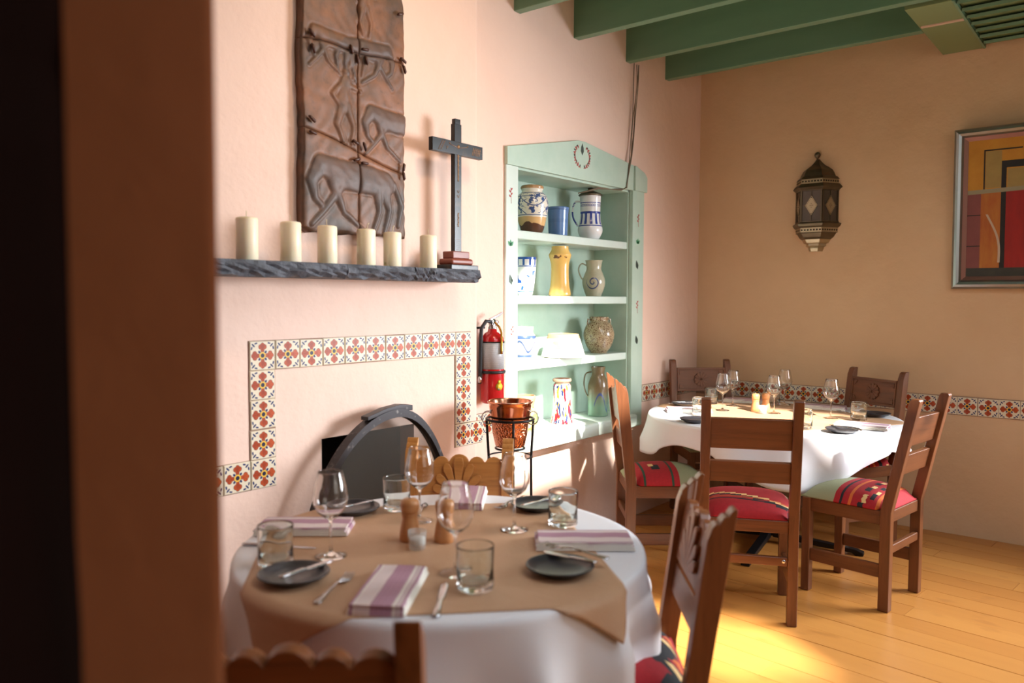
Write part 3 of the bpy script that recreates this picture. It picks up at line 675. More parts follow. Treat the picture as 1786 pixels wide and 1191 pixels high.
pot('spiral_pitcher', 'grey pitcher with blue spiral and looped handle, second shelf right', 'pitcher', 'glaze_spiral', 4.145, 1.437, 4.85 * K, [(13, 0), (14, 2), (19, 16), (20, 28), (16, 40), (13, 48), (14.5, 60), (16, 63)], handle=([(-13, 54), (-22, 57), (-27, 47), (-23, 34), (-16, 26)], .007))
pot('banded_jar', 'small sand jar with blue bands, third shelf left end', 'jar', 'glaze_banded', 3.44, 1.083, 4.39 * K, [(15, 0), (16, 2), (16, 6), (20, 18), (23, 34), (21.5, 43), (18, 47), (18, 54), (19, 58)])
pot('conical_bowl', 'cream bowl wider at its foot, at the front of the third shelf', 'bowl', 'glaze_bowl', 3.775, 1.083, 4.60 * K, [(34, 0), (38, 2), (38, 4), (27.5, 38), (26.5, 39)], x=-2.665)
def ears(t, S):
    for sg in (1, -1):
        MB().tube([(0, sg * 16 * S, 58 * S), (0, sg * 23 * S, 60 * S), (0, sg * 24 * S, 52 * S), (0, sg * 21 * S, 48 * S)], .005, 8, M=RZ(R_(-25))).obj('lug', 'glaze_speckled', t)
pot('speckled_jar', 'round speckled brown jar, right end of third shelf', 'jar', 'glaze_speckled', 4.21, 1.083, 4.90 * K, [(14, 0), (15, 2), (22, 12), (27, 28), (26.5, 38), (22, 50), (16, 57), (17.5, 62), (17, 64)], extra=ears)
pot('painted_pot', 'yellow pot with pink neck, on the bottom ledge left end', 'pot', 'glaze_pot', 3.445, .691, 4.39 * K, [(16, 0), (18, 2), (23, 14), (24, 26), (20, 38), (16.5, 42), (18.5, 52), (19.5, 58), (18.5, 62)], x=-2.69)
pot('splattered_vase', 'white vase with red and yellow splashes on the bottom ledge', 'vase', 'glaze_splatter', 3.80, .691, 4.62 * K, [(19, 0), (20, 2), (17.5, 16), (15.5, 36), (15.5, 56), (16, 66), (13, 71), (16.5, 74), (16.5, 78), (15, 79)], x=-2.69)
pot('tall_green_pitcher', 'tall brown and green pitcher on the bottom ledge right end', 'pitcher', 'glaze_tall', 4.19, .691, 4.89 * K, [(16.5, 0), (18, 2), (17.5, 16), (18, 40), (18, 54), (14.5, 66), (11.5, 74), (12.5, 84), (13, 87)], x=-2.69, handle=([(-12, 78), (-22, 74), (-25, 58), (-22, 42), (-15, 30)], .007))
# ------------------------------------------------------------------ mantel, candles, cross, relief
mt = thing('mantel_shelf', 'rough dark slate mantel shelf above the fireplace', 'mantel', (XA, 1.6, 1.545))
ys = [0.75, 1.10, 1.905, 2.255, 2.372, 2.655]
for i in range(5):
    a, b = ys[i] - 1.6, ys[i + 1] - 1.6; nx, nz = 26 if b - a > .5 else 12, 5; m = MB(); vs = []; fs = []
    rng = random.Random(i + 3)
    for ix in range(nx + 1):
        u = ix / nx; yy = a + .0015 + (b - a - .003) * u
        for iz in range(nz + 1):
            w = iz / nz; zz = -.002 - .050 * w + (rng.uniform(-.005, .004) if iz == nz else 0)
            xx = .196 + .010 * sin(w * pi) + rng.uniform(-.007, .007) * (0.4 if iz == 0 else 1) - (.012 * w)
            vs.append((xx, yy, zz if iz else 0.0))
        vs.append((-.01, yy, -.052)); vs.append((-.01, yy, 0))
    st = nz + 3
    for ix in range(nx):
        for iz in range(st): p = ix * st + iz; q_ = ix * st + (iz + 1) % st; fs.append((p, q_, q_ + st, p + st))
    fs += [tuple(range(st)), tuple(reversed(range(nx * st, nx * st + st)))]
    m.add(vs, fs).obj('slate_slab', 'slate', mt)
cm_body = MB().lathe([(0, 0), (.034, 0), (.0365, .003), (.0365, .136), (.034, .1415), (.026, .1435), (.010, .142), (0, .1415)], 36).mesh('wax_body', 'candle_wax')
lbs = ['ivory pillar candle nearest the left end of the mantel', 'ivory pillar candle second from the left on the mantel', 'ivory pillar candle third from the left, before the relief', 'ivory pillar candle fourth from the left, before the relief', 'ivory pillar candle fifth from the left, at the relief\'s right corner', 'ivory pillar candle beside the foot of the black cross']
for i, (y, lb) in enumerate(zip((1.537, 1.716, 1.888, 2.072, 2.213, 2.417), lbs)):
    t = thing('pillar_candle', lb, 'candle', (-2.405 + random.uniform(-.012, .012), y, 1.545), 0, 'pillar candles on the mantel')
    o = bpy.data.objects.new('wax_body', cm_body); COL.objects.link(o); o.parent = t; o.scale = (1, 1, 1.0 + random.uniform(-.01, .03))
    w = random.uniform(-.006, .006); MB().tube([(0, 0, .141), (w * .3, w, .152), (w, w * .4, .160), (w * 1.6 + .003, w, .168)], .0017, 6).obj('wick', 'wick', t)
cr = thing('standing_cross', 'black inlaid wooden cross on a stepped red base, right end of mantel', 'cross', (-2.42, 2.60, 1.545))
MB().box((-.055, -.088, 0), (.055, .088, .022)).obj('lower_base', 'black_lacquer', cr, bevel=.003)
MB().box((-.042, -.070, .022), (.042, .070, .050)).obj('middle_base', 'red_wood', cr, bevel=.010, segs=3)
MB().box((-.032, -.054, .050), (.032, .054, .082)).obj('upper_base', 'red_wood', cr, bevel=.004)
MB().box((-.012, -.022, .082), (.012, .022, .640)).box((-.010, -.018, .640), (.010, .018, .662)).obj('upright', 'black_lacquer', cr, bevel=.002)
MB().box((-.010, -.162, .505), (.014, .162, .562)).obj('crossbar', 'black_lacquer', cr, bevel=.002)
il = MB()
def stick(y0_, z0_, y1_, z1_, w=.0016, x=.0145):
    il.tube([(x, y0_, z0_), (x, y1_, z1_)], w, 4, flat=.3)
for sg in (1, -1):
    stick(0, .535, sg * .055, .545, .003); stick(sg * .055, .545, sg * .06, .552, .0035)
for k in range(5): stick(-.125 + k * .006, .515 + k * .009, -.110 + k * .006, .515 + k * .009)
stick(-.128, .512, -.100, .556); stick(-.112, .512, -.085, .556); stick(-.078, .52, -.066, .535); stick(-.08, .534, -.068, .526)
for k in range(6): stick(.09 + .009 * k, .515, .10 + .009 * k, .55)
stick(.09, .53, .15, .53); stick(.09, .54, .15, .54)
il.lathe([(0, 0), (.0085, .0), (0, .0006)], 12, M=T(.0145, 0, .54) @ RY(pi / 2))
for z, w in ((.50, .007), (.48, .008), (.46, .006), (.44, .004), (.42, .003), (.40, .003)): stick(-w, z, w, z, .003, .0125); stick(0, z - .01, 0, z + .01, .004, .0125)
for z in (.35, .33): stick(-.007, z, 0, z - .012, .0015, .0125); stick(.007, z, 0, z - .012, .0015, .0125)
for z in (.24, .22, .20): stick(-.006, z, .006, z + .012, .002, .0125); stick(0, z - .01, 0, z + .012, .003, .0125)
for i in range(5):
    for j in range(6): stick(-.010 + .005 * i, .09 + .009 * j, -.008 + .005 * i, .09 + .009 * j, .0012, .0125)
il.obj('straw_inlay', 'straw_inlay', cr)
# relief of horses: six slabs
TY0, TY1, TZ0, TZ1 = 1.832, 2.345, 1.668, 2.73
def capd(p, a, b):
    ax, ay = a; bx_, by = b; px, py = p; dx, dy = bx_ - ax, by - ay; L = dx * dx + dy * dy
    t = max(0, min(1, ((px - ax) * dx + (py - ay) * dy) / L)) if L else 0
    return sqrt((px - ax - t * dx) ** 2 + (py - ay - t * dy) ** 2), t
def horse(p, ox, oz, S, flip=1):
    x, z = (p[0] - ox) / S * flip, (p[1] - oz) / S
    best = -1
    for (a, b, r0, r1) in (((.0, .62), (.52, .60), .17, .165), ((.52, .60), (.72, .58), .16, .15), ((-.02, .64), (-.22, .70), .16, .11), ((-.22, .70), (-.34, .52), .11, .075), ((-.34, .52), (-.30, .33), .075, .045), ((-.30, .33), (-.22, .26), .045, .04),
                           ((-.05, .50), (.10, .20), .075, .04), ((.10, .20), (.38, .02), .04, .03), ((.05, .48), (-.18, .20), .06, .035), ((-.18, .20), (-.34, .04), .035, .03),
                           ((.70, .52), (.78, .28), .10, .045), ((.78, .28), (.70, .0), .042, .03), ((.60, .50), (.62, .25), .08, .04), ((.62, .25), (.52, .0), .035, .028), ((.86, .60), (.98, .35), .035, .05), ((.98, .35), (.92, .10), .05, .03)):
        d, t = capd((x, z), a, b); best = max(best, (r0 + (r1 - r0) * t) - d)
    return best * S
def man(p, ox, oz, S):
    x, z = (p[0] - ox) / S, (p[1] - oz) / S; best = -1
    for (a, b, r0, r1) in (((0, .55), (.05, .85), .12, .10), ((.06, .98), (.06, .98), .07, .07), ((0, .82), (-.2, .62), .05, .04), ((-.2, .62), (-.05, .45), .04, .03), ((0, .5), (-.12, .2), .09, .06), ((-.12, .2), (.0, -.05), .055, .035), ((.08, .5), (.2, .2), .08, .05), ((.2, .2), (.15, -.05), .05, .035), ((.1, .8), (.34, .75), .045, .03)):
        d, t = capd((x, z), a, b); best = max(best, (r0 + (r1 - r0) * t) - d)
    return best * S
def relief(y, z):
    p = (y, z); hs = [horse(p, 1.985, 1.685, .345), horse(p, 2.22, 1.985, .26, 1), horse(p, 1.93, 2.28, .20, 1), man(p, 2.02, 2.04, .26), horse(p, 2.20, 2.27, .22, -1), man(p, 2.12, 2.47, .2)]
    h = max(hs); g_ = 1.0 if max(hs[0], hs[1], hs[4]) > 0 else 0.0
    e = max(0.0, min(1.0, (h + .003) / .016)); hh = .005 * (e ** .6) + (.007 * min(1, max(0, h) / .04) ** .7)
    groove = -.004 * math.exp(-((h + .003) / .003) ** 2)
    nz = .0014 * sin(y * 61 + 3 * sin(z * 23)) * sin(z * 47 + 2 * sin(y * 31)) + .002 * sin(z * 9 + y * 5)
    return hh + groove + nz, g_
cY = 2.095
def lo_crack(y): t = (y - 1.828) / (2.342 - 1.828); return 2.056 - .118 * t + .012 * sin(t * 5) * (1 - t) 
def hi_crack(y): t = (y - 1.828) / (2.342 - 1.828); return 2.380 + .012 * t + .006 * sin(t * 9)
def bot(y): return TZ0 + .004 * sin(y * 40) + (0.02 * max(0, 1 - (y - TY0) / .03)) + .01 * max(0, (y - cY) > 0) * .3
def topz(y): return TZ1 - (max(0, (y - 2.31)) * 2.9)
rel = thing('clay_relief', 'large dark fired-clay relief of horses hung above the mantel', 'relief', (XA + .002, 2.09, TZ0))
edges_ = [(1.832, cY - .0012), (cY + .0012, 2.345)]
rows = [(bot, lo_crack), (lo_crack, hi_crack), (hi_crack, topz)]
for (ya_, yb2) in edges_:
    for ri, (f0, f1) in enumerate(rows):
        nu = 52; nv = int((f1(2.1) - f0(2.1)) / .0052); vs = []; fs = []; at = []
        for i in range(nu + 1):
            for j in range(nv + 1):
                u = i / nu; v = j / nv; y = ya_ + (yb2 - ya_) * u
                za, zb_ = f0(y) + .0012, f1(y) - .0012; z = za + (zb_ - za) * v
                if ya_ < 2 and i == 0: y += .004 * sin(z * 13) + .0015 * sin(z * 57 + 4 * sin(z * 9))
                if ya_ > 2 and i == nu: y += .002 * sin(z * 41) + .002 * sin(z * 90)
                h, gg = relief(y, z); ed_ = min(u * (yb2 - ya_), (1 - u) * (yb2 - ya_), v * (zb_ - za), (1 - v) * (zb_ - za)); h -= .006 * math.exp(-ed_ / .004)
                vs.append((.042 + h, y - 2.09, z - TZ0)); at.append(gg)
        w_ = nv + 1
        for i in range(nu):
            for j in range(nv): p = i * w_ + j; fs.append((p, p + w_, p + w_ + 1, p + 1))
        ring = [i * w_ for i in range(nu + 1)] + [nu * w_ + j for j in range(1, nv + 1)] + [i * w_ + nv for i in range(nu - 1, -1, -1)] + [j for j in range(nv - 1, 0, -1)]
        b0 = len(vs)
        for r in ring: vs.append((.0, vs[r][1], vs[r][2])); at.append(0)
        for k in range(len(ring)): l = (k + 1) % len(ring); fs.append((ring[k], b0 + k, b0 + l, ring[l]))
        fs.append(tuple(range(b0 + len(ring) - 1, b0 - 1, -1)))
        m = MB().add(vs, fs, smooth=True).obj('clay_slab', 'fired_clay', rel)
        a_ = m.data.attributes.new('glaze', 'FLOAT', 'POINT')
        if len(a_.data) == len(at): a_.data.foreach_set('value', at)
def peg(y, z, a, L=.035):
    MB().tube([(.052, -L / 2 * cos(a), -L / 2 * sin(a)), (.056, -L / 3 * cos(a), -L / 3 * sin(a)), (.057, L / 3 * cos(a), L / 3 * sin(a)), (.053, L / 2 * cos(a), L / 2 * sin(a))], [.003, .0062, .0062, .003], 8).obj('clay_peg', 'clay_peg', rel, loc=(0, y - 2.09, z - TZ0))
for a in ((1.865, 2.40, -.8), (1.87, 2.345, -1.2), (2.05, 2.385, -1.3), (2.08, 2.355, -1.35), (2.12, 2.40, .1), (2.125, 2.36, -1.2), (2.325, 2.405, -.5), (2.33, 2.37, -1.2), (1.862, 2.085, -.6), (1.865, 2.035, -.2), (2.07, 2.03, -.4), (2.115, 2.02, -1.2), (2.075, 1.965, .4), (2.115, 1.955, 0), (2.325, 1.965, 1.4), (2.325, 1.93, -1.4), (2.31, 2.59, .4)): peg(*a)
# ------------------------------------------------------------------ arched fire screen
fs_ = thing('arched_fire_screen', 'arched smoked-glass fire screen with iron rim before the firebox', 'screen', (-2.425, 2.23, 0))
ar = []
for i in range(41):
    a = pi * i / 40; ar.append((-cos(a) * (.47 if a < pi / 2 else .35), .30 + .665 * sin(a)))
ar = [(-.47, 0.03)] + ar + [(.35, 0.03)]
m = MB(); vs = []; fs = []
for j, (dx, sc) in enumerate(((-.020, 1), (.026, 1), (.026, .965), (-.020, .965))):
    for y, z in ar: vs.append((dx, y * sc, .03 + (z - .03) * (sc if sc < 1 else 1) if z > .031 else z))
n = len(ar)
for j in range(4):
    k = (j + 1) % 4
    for i in range(n - 1): fs.append((j * n + i, j * n + i + 1, k * n + i + 1, k * n + i))
fs += [(0, n, 2 * n, 3 * n), (n - 1, 4 * n - 1, 3 * n - 1, 2 * n - 1)]
m.add(vs, fs).obj('iron_rim', 'grey_iron', fs_)
MB().prism([(y * .97, .03 + (z - .03) * .97) for y, z in ar], 0.0, .003, 'yz').obj('smoked_pane', 'smoked_glass', fs_)
MB().box((-.018, -.475, .0), (.024, .355, .032)).obj('bottom_rail', 'grey_iron', fs_)
MB().prism([(-.16, .935), (-.06, .955), (.02, .962), (.085, .950), (.085, .974), (.02, .982), (-.06, .974), (-.16, .950)], -.019, .023, 'yz').obj('overlap_strip', 'grey_iron', fs_, bevel=.002)
# ------------------------------------------------------------------ fire extinguisher
fe = thing('fire_extinguisher', 'red fire extinguisher hanging beside the chimney breast', 'extinguisher', (-2.535, 2.985, 0.905))
MB().lathe([(0, 0), (.05, 0), (.058, .008), (.060, .02), (.060, .30), (.055, .325), (.038, .345), (.024, .352), (.022, .365), (0, .365)], 40).obj('cylinder', 'red_enamel', fe)
MB().lathe([(.0608, .17), (.0608, .305)], 40).obj('paper_label', 'extinguisher_label', fe, loc=(0, 0, 0))
for o in list(fe.children):
    if o.name.startswith('paper_label'):
        for v in o.data.vertices: v.co.z -= .215
        o.location = (0, 0, .215)
MB().lathe([(.0, .36), (.020, .36), (.022, .37), (.016, .385), (.018, .41), (.010, .415), (0, .415)], 20).box((-.012, -.014, .385), (.012, .030, .405)).obj('valve', 'steel', fe)
MB().prism([(-.02, .405), (.055, .43), (.075, .445), (.074, .449), (.05, .440), (-.02, .417)], -.008, .008, 'yz').obj('lever', 'steel', fe, bevel=.001)
MB().tube([(0, .034 + .014 * cos(a), .395 + .014 * sin(a)) for a in [i * pi / 8 for i in range(16)]], .0016, 6, closed=True).obj('pull_ring', 'steel', fe)
dv = Vector((.628, -.778)); sd = Vector((.778, .628))   # toward camera, camera right
def PV(r, f, z): return (sd.x * r + dv.x * f, sd.y * r + dv.y * f, z)
MB().tube([PV(-.005, .02, .40), PV(-.03, .035, .405), PV(-.052, .045, .37), PV(-.055, .05, .30), PV(-.056, .05, .22), PV(-.058, .05, .13), PV(-.06, .05, .10)], .0095, 10).obj('hose', 'black_rubber', fe)
MB().tube([PV(-.06, .05, .135), PV(-.06, .05, .105)], .0118, 12).obj('hose_clip', 'steel', fe)
MB().tube([(.0625 * cos(a), .0625 * sin(a), .155) for a in [i * pi / 16 for i in range(32)]], .005, 6, closed=True, flat=1.6).obj('strap', 'black_rubber', fe)
MB().tube([PV(.012, .02, .40), PV(.035, .03, .375), PV(.045, .045, .35), PV(.046, .05, .26), PV(.047, .05, .245)], .0055, 8).obj('brass_tube', 'brass', fe)
bb = MB(); c0 = atan2(PV(.035, .048, 0)[1], PV(.035, .048, 0)[0])
for da, dz, rr2, mi in ((0, .085, .020, 0), (.0, .108, .010, 0), (-.16, .085, .010, 1), (-.1, .075, .008, 1)):
    a = c0 + da; bb.lathe([(0, 0), (rr2, 0), (0, .0008)], 14, M=T(.0605 * cos(a), .0605 * sin(a), dz) @ RZ(a) @ RY(pi / 2), mi=mi)
bb.obj('bee_sticker', ('yellow_print', 'grey_print'), fe)
for o in fe.children:
    if o.name.startswith('bee_sticker'): o.name = 'round_sticker'
MB().box((-.075, -.135, .335), (-.070, -.10, .405)).box((-.075, -.135, .365), (-.055, .01, .375)).obj('wall_bracket', 'black_iron', fe, bevel=.001)
# ------------------------------------------------------------------ copper bucket on iron stand
cb = thing('copper_bucket', 'hammered copper wine bucket with ring handles on an iron stand', 'bucket', (-2.27, 2.80, 0.745))
out = [(0, 0), (.062, 0), (.068, .006), (.080, .06), (.086, .115), (.089, .122), (.097, .185), (.099, .200), (.1045, .204), (.1045, .210), (.099, .211)]
MB().lathe(out + [(.096, .206), (.082, .11), (.064, .01), (0, .008)], 56).obj('bucket_body', 'copper', cb)
for sg in (1, -1):
    c = Vector(PV(sg * -.094, .03, .152))
    MB().lathe([(0, 0), (.012, 0), (.010, .006), (.004, .012), (0, .013)], 16, M=T(*PV(-sg * .085, .03, .165)) @ RZ(atan2(-sd.y * sg, -sd.x * sg)) @ RY(pi / 2)).obj('handle_boss', 'steel', cb)
    MB().tube([tuple(Vector(PV(-sg * .100, .034, .137)) + Vector((sd.x * .028 * cos(a), sd.y * .028 * cos(a), .030 * sin(a)))) for a in [i * pi / 12 for i in range(24)]], .0028, 8, closed=True).obj('ring_handle', 'steel', cb)
st_ = thing('bucket_stand', 'black iron three-legged stand holding the copper bucket', 'stand', (-2.27, 2.80, 0))
MB().tube([(.108 * cos(a), .108 * sin(a), .872) for a in [i * pi / 20 for i in range(40)]], .006, 8, closed=True).obj('ring', 'black_iron', st_)
MB().tube([(.066 * cos(a), .066 * sin(a), .738) for a in [i * pi / 20 for i in range(40)]], .005, 8, closed=True).obj('lower_ring', 'black_iron', st_)
for k in range(4):
    a = R_(-51 + 8) + k * pi / 2 + pi / 4 * 0
    rpts = [(.108, .872), (.104, .80), (.098, .70), (.100, .4), (.12, .12), (.16, .0)]
    MB().tube([(r * cos(a), r * sin(a), z + (.004 if z == 0 else 0)) for r, z in rpts], .006, 8).obj('leg', 'black_iron', st_)
MB().tube([(.1 * cos(a), .1 * sin(a), .70) for a in [i * pi / 20 for i in range(40)]], .004, 8, closed=True).obj('brace_ring', 'black_iron', st_)
# ------------------------------------------------------------------ wall lantern (half hexagon)
ln = thing('wall_lantern', 'pierced tin half-lantern with ball finial on the tan wall', 'lantern', (-1.765, YB, 1.74))
def hexring(r, z, f=0.6):   # half hexagon seen from above, against wall y=0
    return [(-r, 0, z), (-r * .5, -r * f * 1.55 * .86, z), (r * .5, -r * f * 1.55 * .86, z), (r, 0, z)]
def hexloft(name, prof, mat, bev=.0015):
    m = MB(); vs = []; fs = []
    for r, z in prof: vs += hexring(r, z)
    for i in range(len(prof) - 1):
        for k in range(4): l = (k + 1) % 4; fs.append((i * 4 + k, i * 4 + l, i * 4 + 4 + l, i * 4 + 4 + k))
    fs += [(3, 2, 1, 0), tuple(range(len(prof) * 4 - 4, len(prof) * 4))]
    return m.add(vs, fs).obj(name, mat, ln)
hexloft('bottom_cup', [(.042, 0), (.052, .022), (.050, .028), (.066, .036), (.066, .050), (.082, .056), (.094, .078)], 'tin_bright')
hexloft('lower_bowl', [(.094, .078), (.112, .092), (.128, .118), (.140, .122)], 'tin_pewter')
hexloft('lower_band', [(.136, .122), (.138, .152)], 'tin_bright')
hexloft('lower_cornice', [(.140, .152), (.152, .162), (.160, .178), (.142, .188), (.142, .194)], 'tin_pewter')
hexloft('lantern_panes', [(.134, .194), (.134, .396)], 'lantern_glass')
hexloft('upper_cornice', [(.142, .392), (.142, .398), (.162, .414), (.152, .428), (.142, .438)], 'tin_pewter')
hexloft('upper_band', [(.138, .438), (.134, .468)], 'tin_bright')
hexloft('roof', [(.142, .468), (.128, .484), (.116, .490), (.108, .510), (.096, .532), (.070, .552), (.046, .566), (.022, .592), (.012, .606)], 'tin_pewter')
MB().lathe([(0, 0), (.006, .0), (.006, .012), (.014, .018), (.0195, .030), (.0195, .036), (.014, .048), (0, .054)], 24, M=T(0, -.014, .600)).obj('ball_finial', 'tin_pewter', ln)
hr = hexring(.137, 0)
for fi in range(3):
    a, b = Vector(hr[fi]), Vector(hr[fi + 1]); d = b - a; nrm = Vector((d.y, -d.x, 0)).normalized()
    for zb2 in (.137, .453):
        for k in range(7):
            p = a + d * ((k + .5) / 7) + nrm * .0015; MB().lathe([(0, 0), (.0055, 0), (0, .001)], 8, M=T(p.x, p.y, zb2) @ nrm.to_track_quat('Z', 'Y').to_matrix().to_4x4()).obj('pierced_hole', 'soot', ln)
    # diamond and leading
    A, B = Vector(hexring(.136, 0)[fi]), Vector(hexring(.136, 0)[fi + 1]); D = (B - A); L = D.length; Mx = Matrix.Translation(A + D / 2 + nrm * .002) @ Matrix(((D.x / L, nrm.x, 0, 0), (D.y / L, nrm.y, 0, 0), (0, 0, 1, 0), (0, 0, 0, 1)))
    dm = MB(); dm.prism([(-.040, .295), (0, .230), (.040, .295), (0, .360)], -.001, .002, 'xz', Mx)
    dm.obj('pierced_diamond', 'tin_bright', ln)
    hl = MB()
    for k in range(6):
        t = (k + .5) / 6
        for sx, sz in ((1, 1), (1, -1), (-1, 1), (-1, -1)): hl.box((sx * .035 * (1 - t) - .0018, .002, .295 + sz * .056 * t - .0018), (sx * .035 * (1 - t) + .0018, .003, .295 + sz * .056 * t + .0018), Mx)
    for dx_, dz_ in ((0, 0), (.008, 0), (-.008, 0), (0, .012), (0, -.012)): hl.box((dx_ - .002, .002, .295 + dz_ - .002), (dx_ + .002, .003, .295 + dz_ + .002), Mx)
    hl.obj('pierced_hole', 'soot', ln)
    ld = MB(); ld.box((-.0015, 0, .196), (.0015, .002, .246), Mx).box((-.0015, 0, .344), (.0015, .002, .394), Mx).box((-L / 2, 0, .2935), (-.034, .002, .2965), Mx).box((.034, 0, .2935), (L / 2, .002, .2965), Mx)
    ld.box((-L / 2, 0, .194), (-L / 2 + .008, .003, .396), Mx).box((L / 2 - .008, 0, .194), (L / 2, .003, .396), Mx); ld.obj('leading', 'tin_pewter', ln)
# ------------------------------------------------------------------ framed painting
pa = thing('framed_painting', 'abstract red and ochre painting in a rounded silver frame', 'painting', (-0.95, YB - .012, 1.49))
pa.rotation_euler = (R_(2.5), 0, R_(-1.0))
PWd, PHt = 1.05, 0.93
def frame_side(M, L):
    prof = [(0, 0), (0, -.03), (.012, -.044), (.026, -.048), (.040, -.042), (.050, -.028), (.050, 0)]
    m = MB(); vs = []; fs = []
    for i, (x_, y_) in enumerate(prof): vs += [(x_, y_, x_), (x_, y_, L - x_)]
    n = len(prof)
    for i in range(n): j = (i + 1) % n; fs.append((2 * i, 2 * i + 1, 2 * j + 1, 2 * j))
    fs += [tuple(range(0, 2 * n, 2)), tuple(range(2 * n - 1, 0, -2))]
    return m.add(vs, fs, M)
def inner_side(M, L):
    return MB().add([(.050, -.030, .05), (.050, -.030, L - .05), (.072, -.014, L - .072), (.072, -.014, .072), (.072, 0, L - .072), (.072, 0, .072), (.05, 0, .05), (.05, 0, L - .05)],
                    [(0, 1, 2, 3), (3, 2, 4, 5), (6, 7, 1, 0), (5, 4, 7, 6)], M)
for M, L in ((Matrix.Identity(4), PHt), (T(PWd, 0, PHt) @ RY(pi), PHt), (T(0, 0, PHt) @ RY(pi / 2), PWd), (T(PWd, 0, 0) @ RY(-pi / 2), PWd)):
    frame_side(M, L).obj('frame_rail', 'silver_frame', pa); inner_side(M, L).obj('inner_slip', 'pink_frame', pa)
MB().box((.0, 0, 0), (PWd - .142, .006, PHt - .142)).obj('canvas', 'painted_canvas', pa, loc=(.071, -.012, .071))
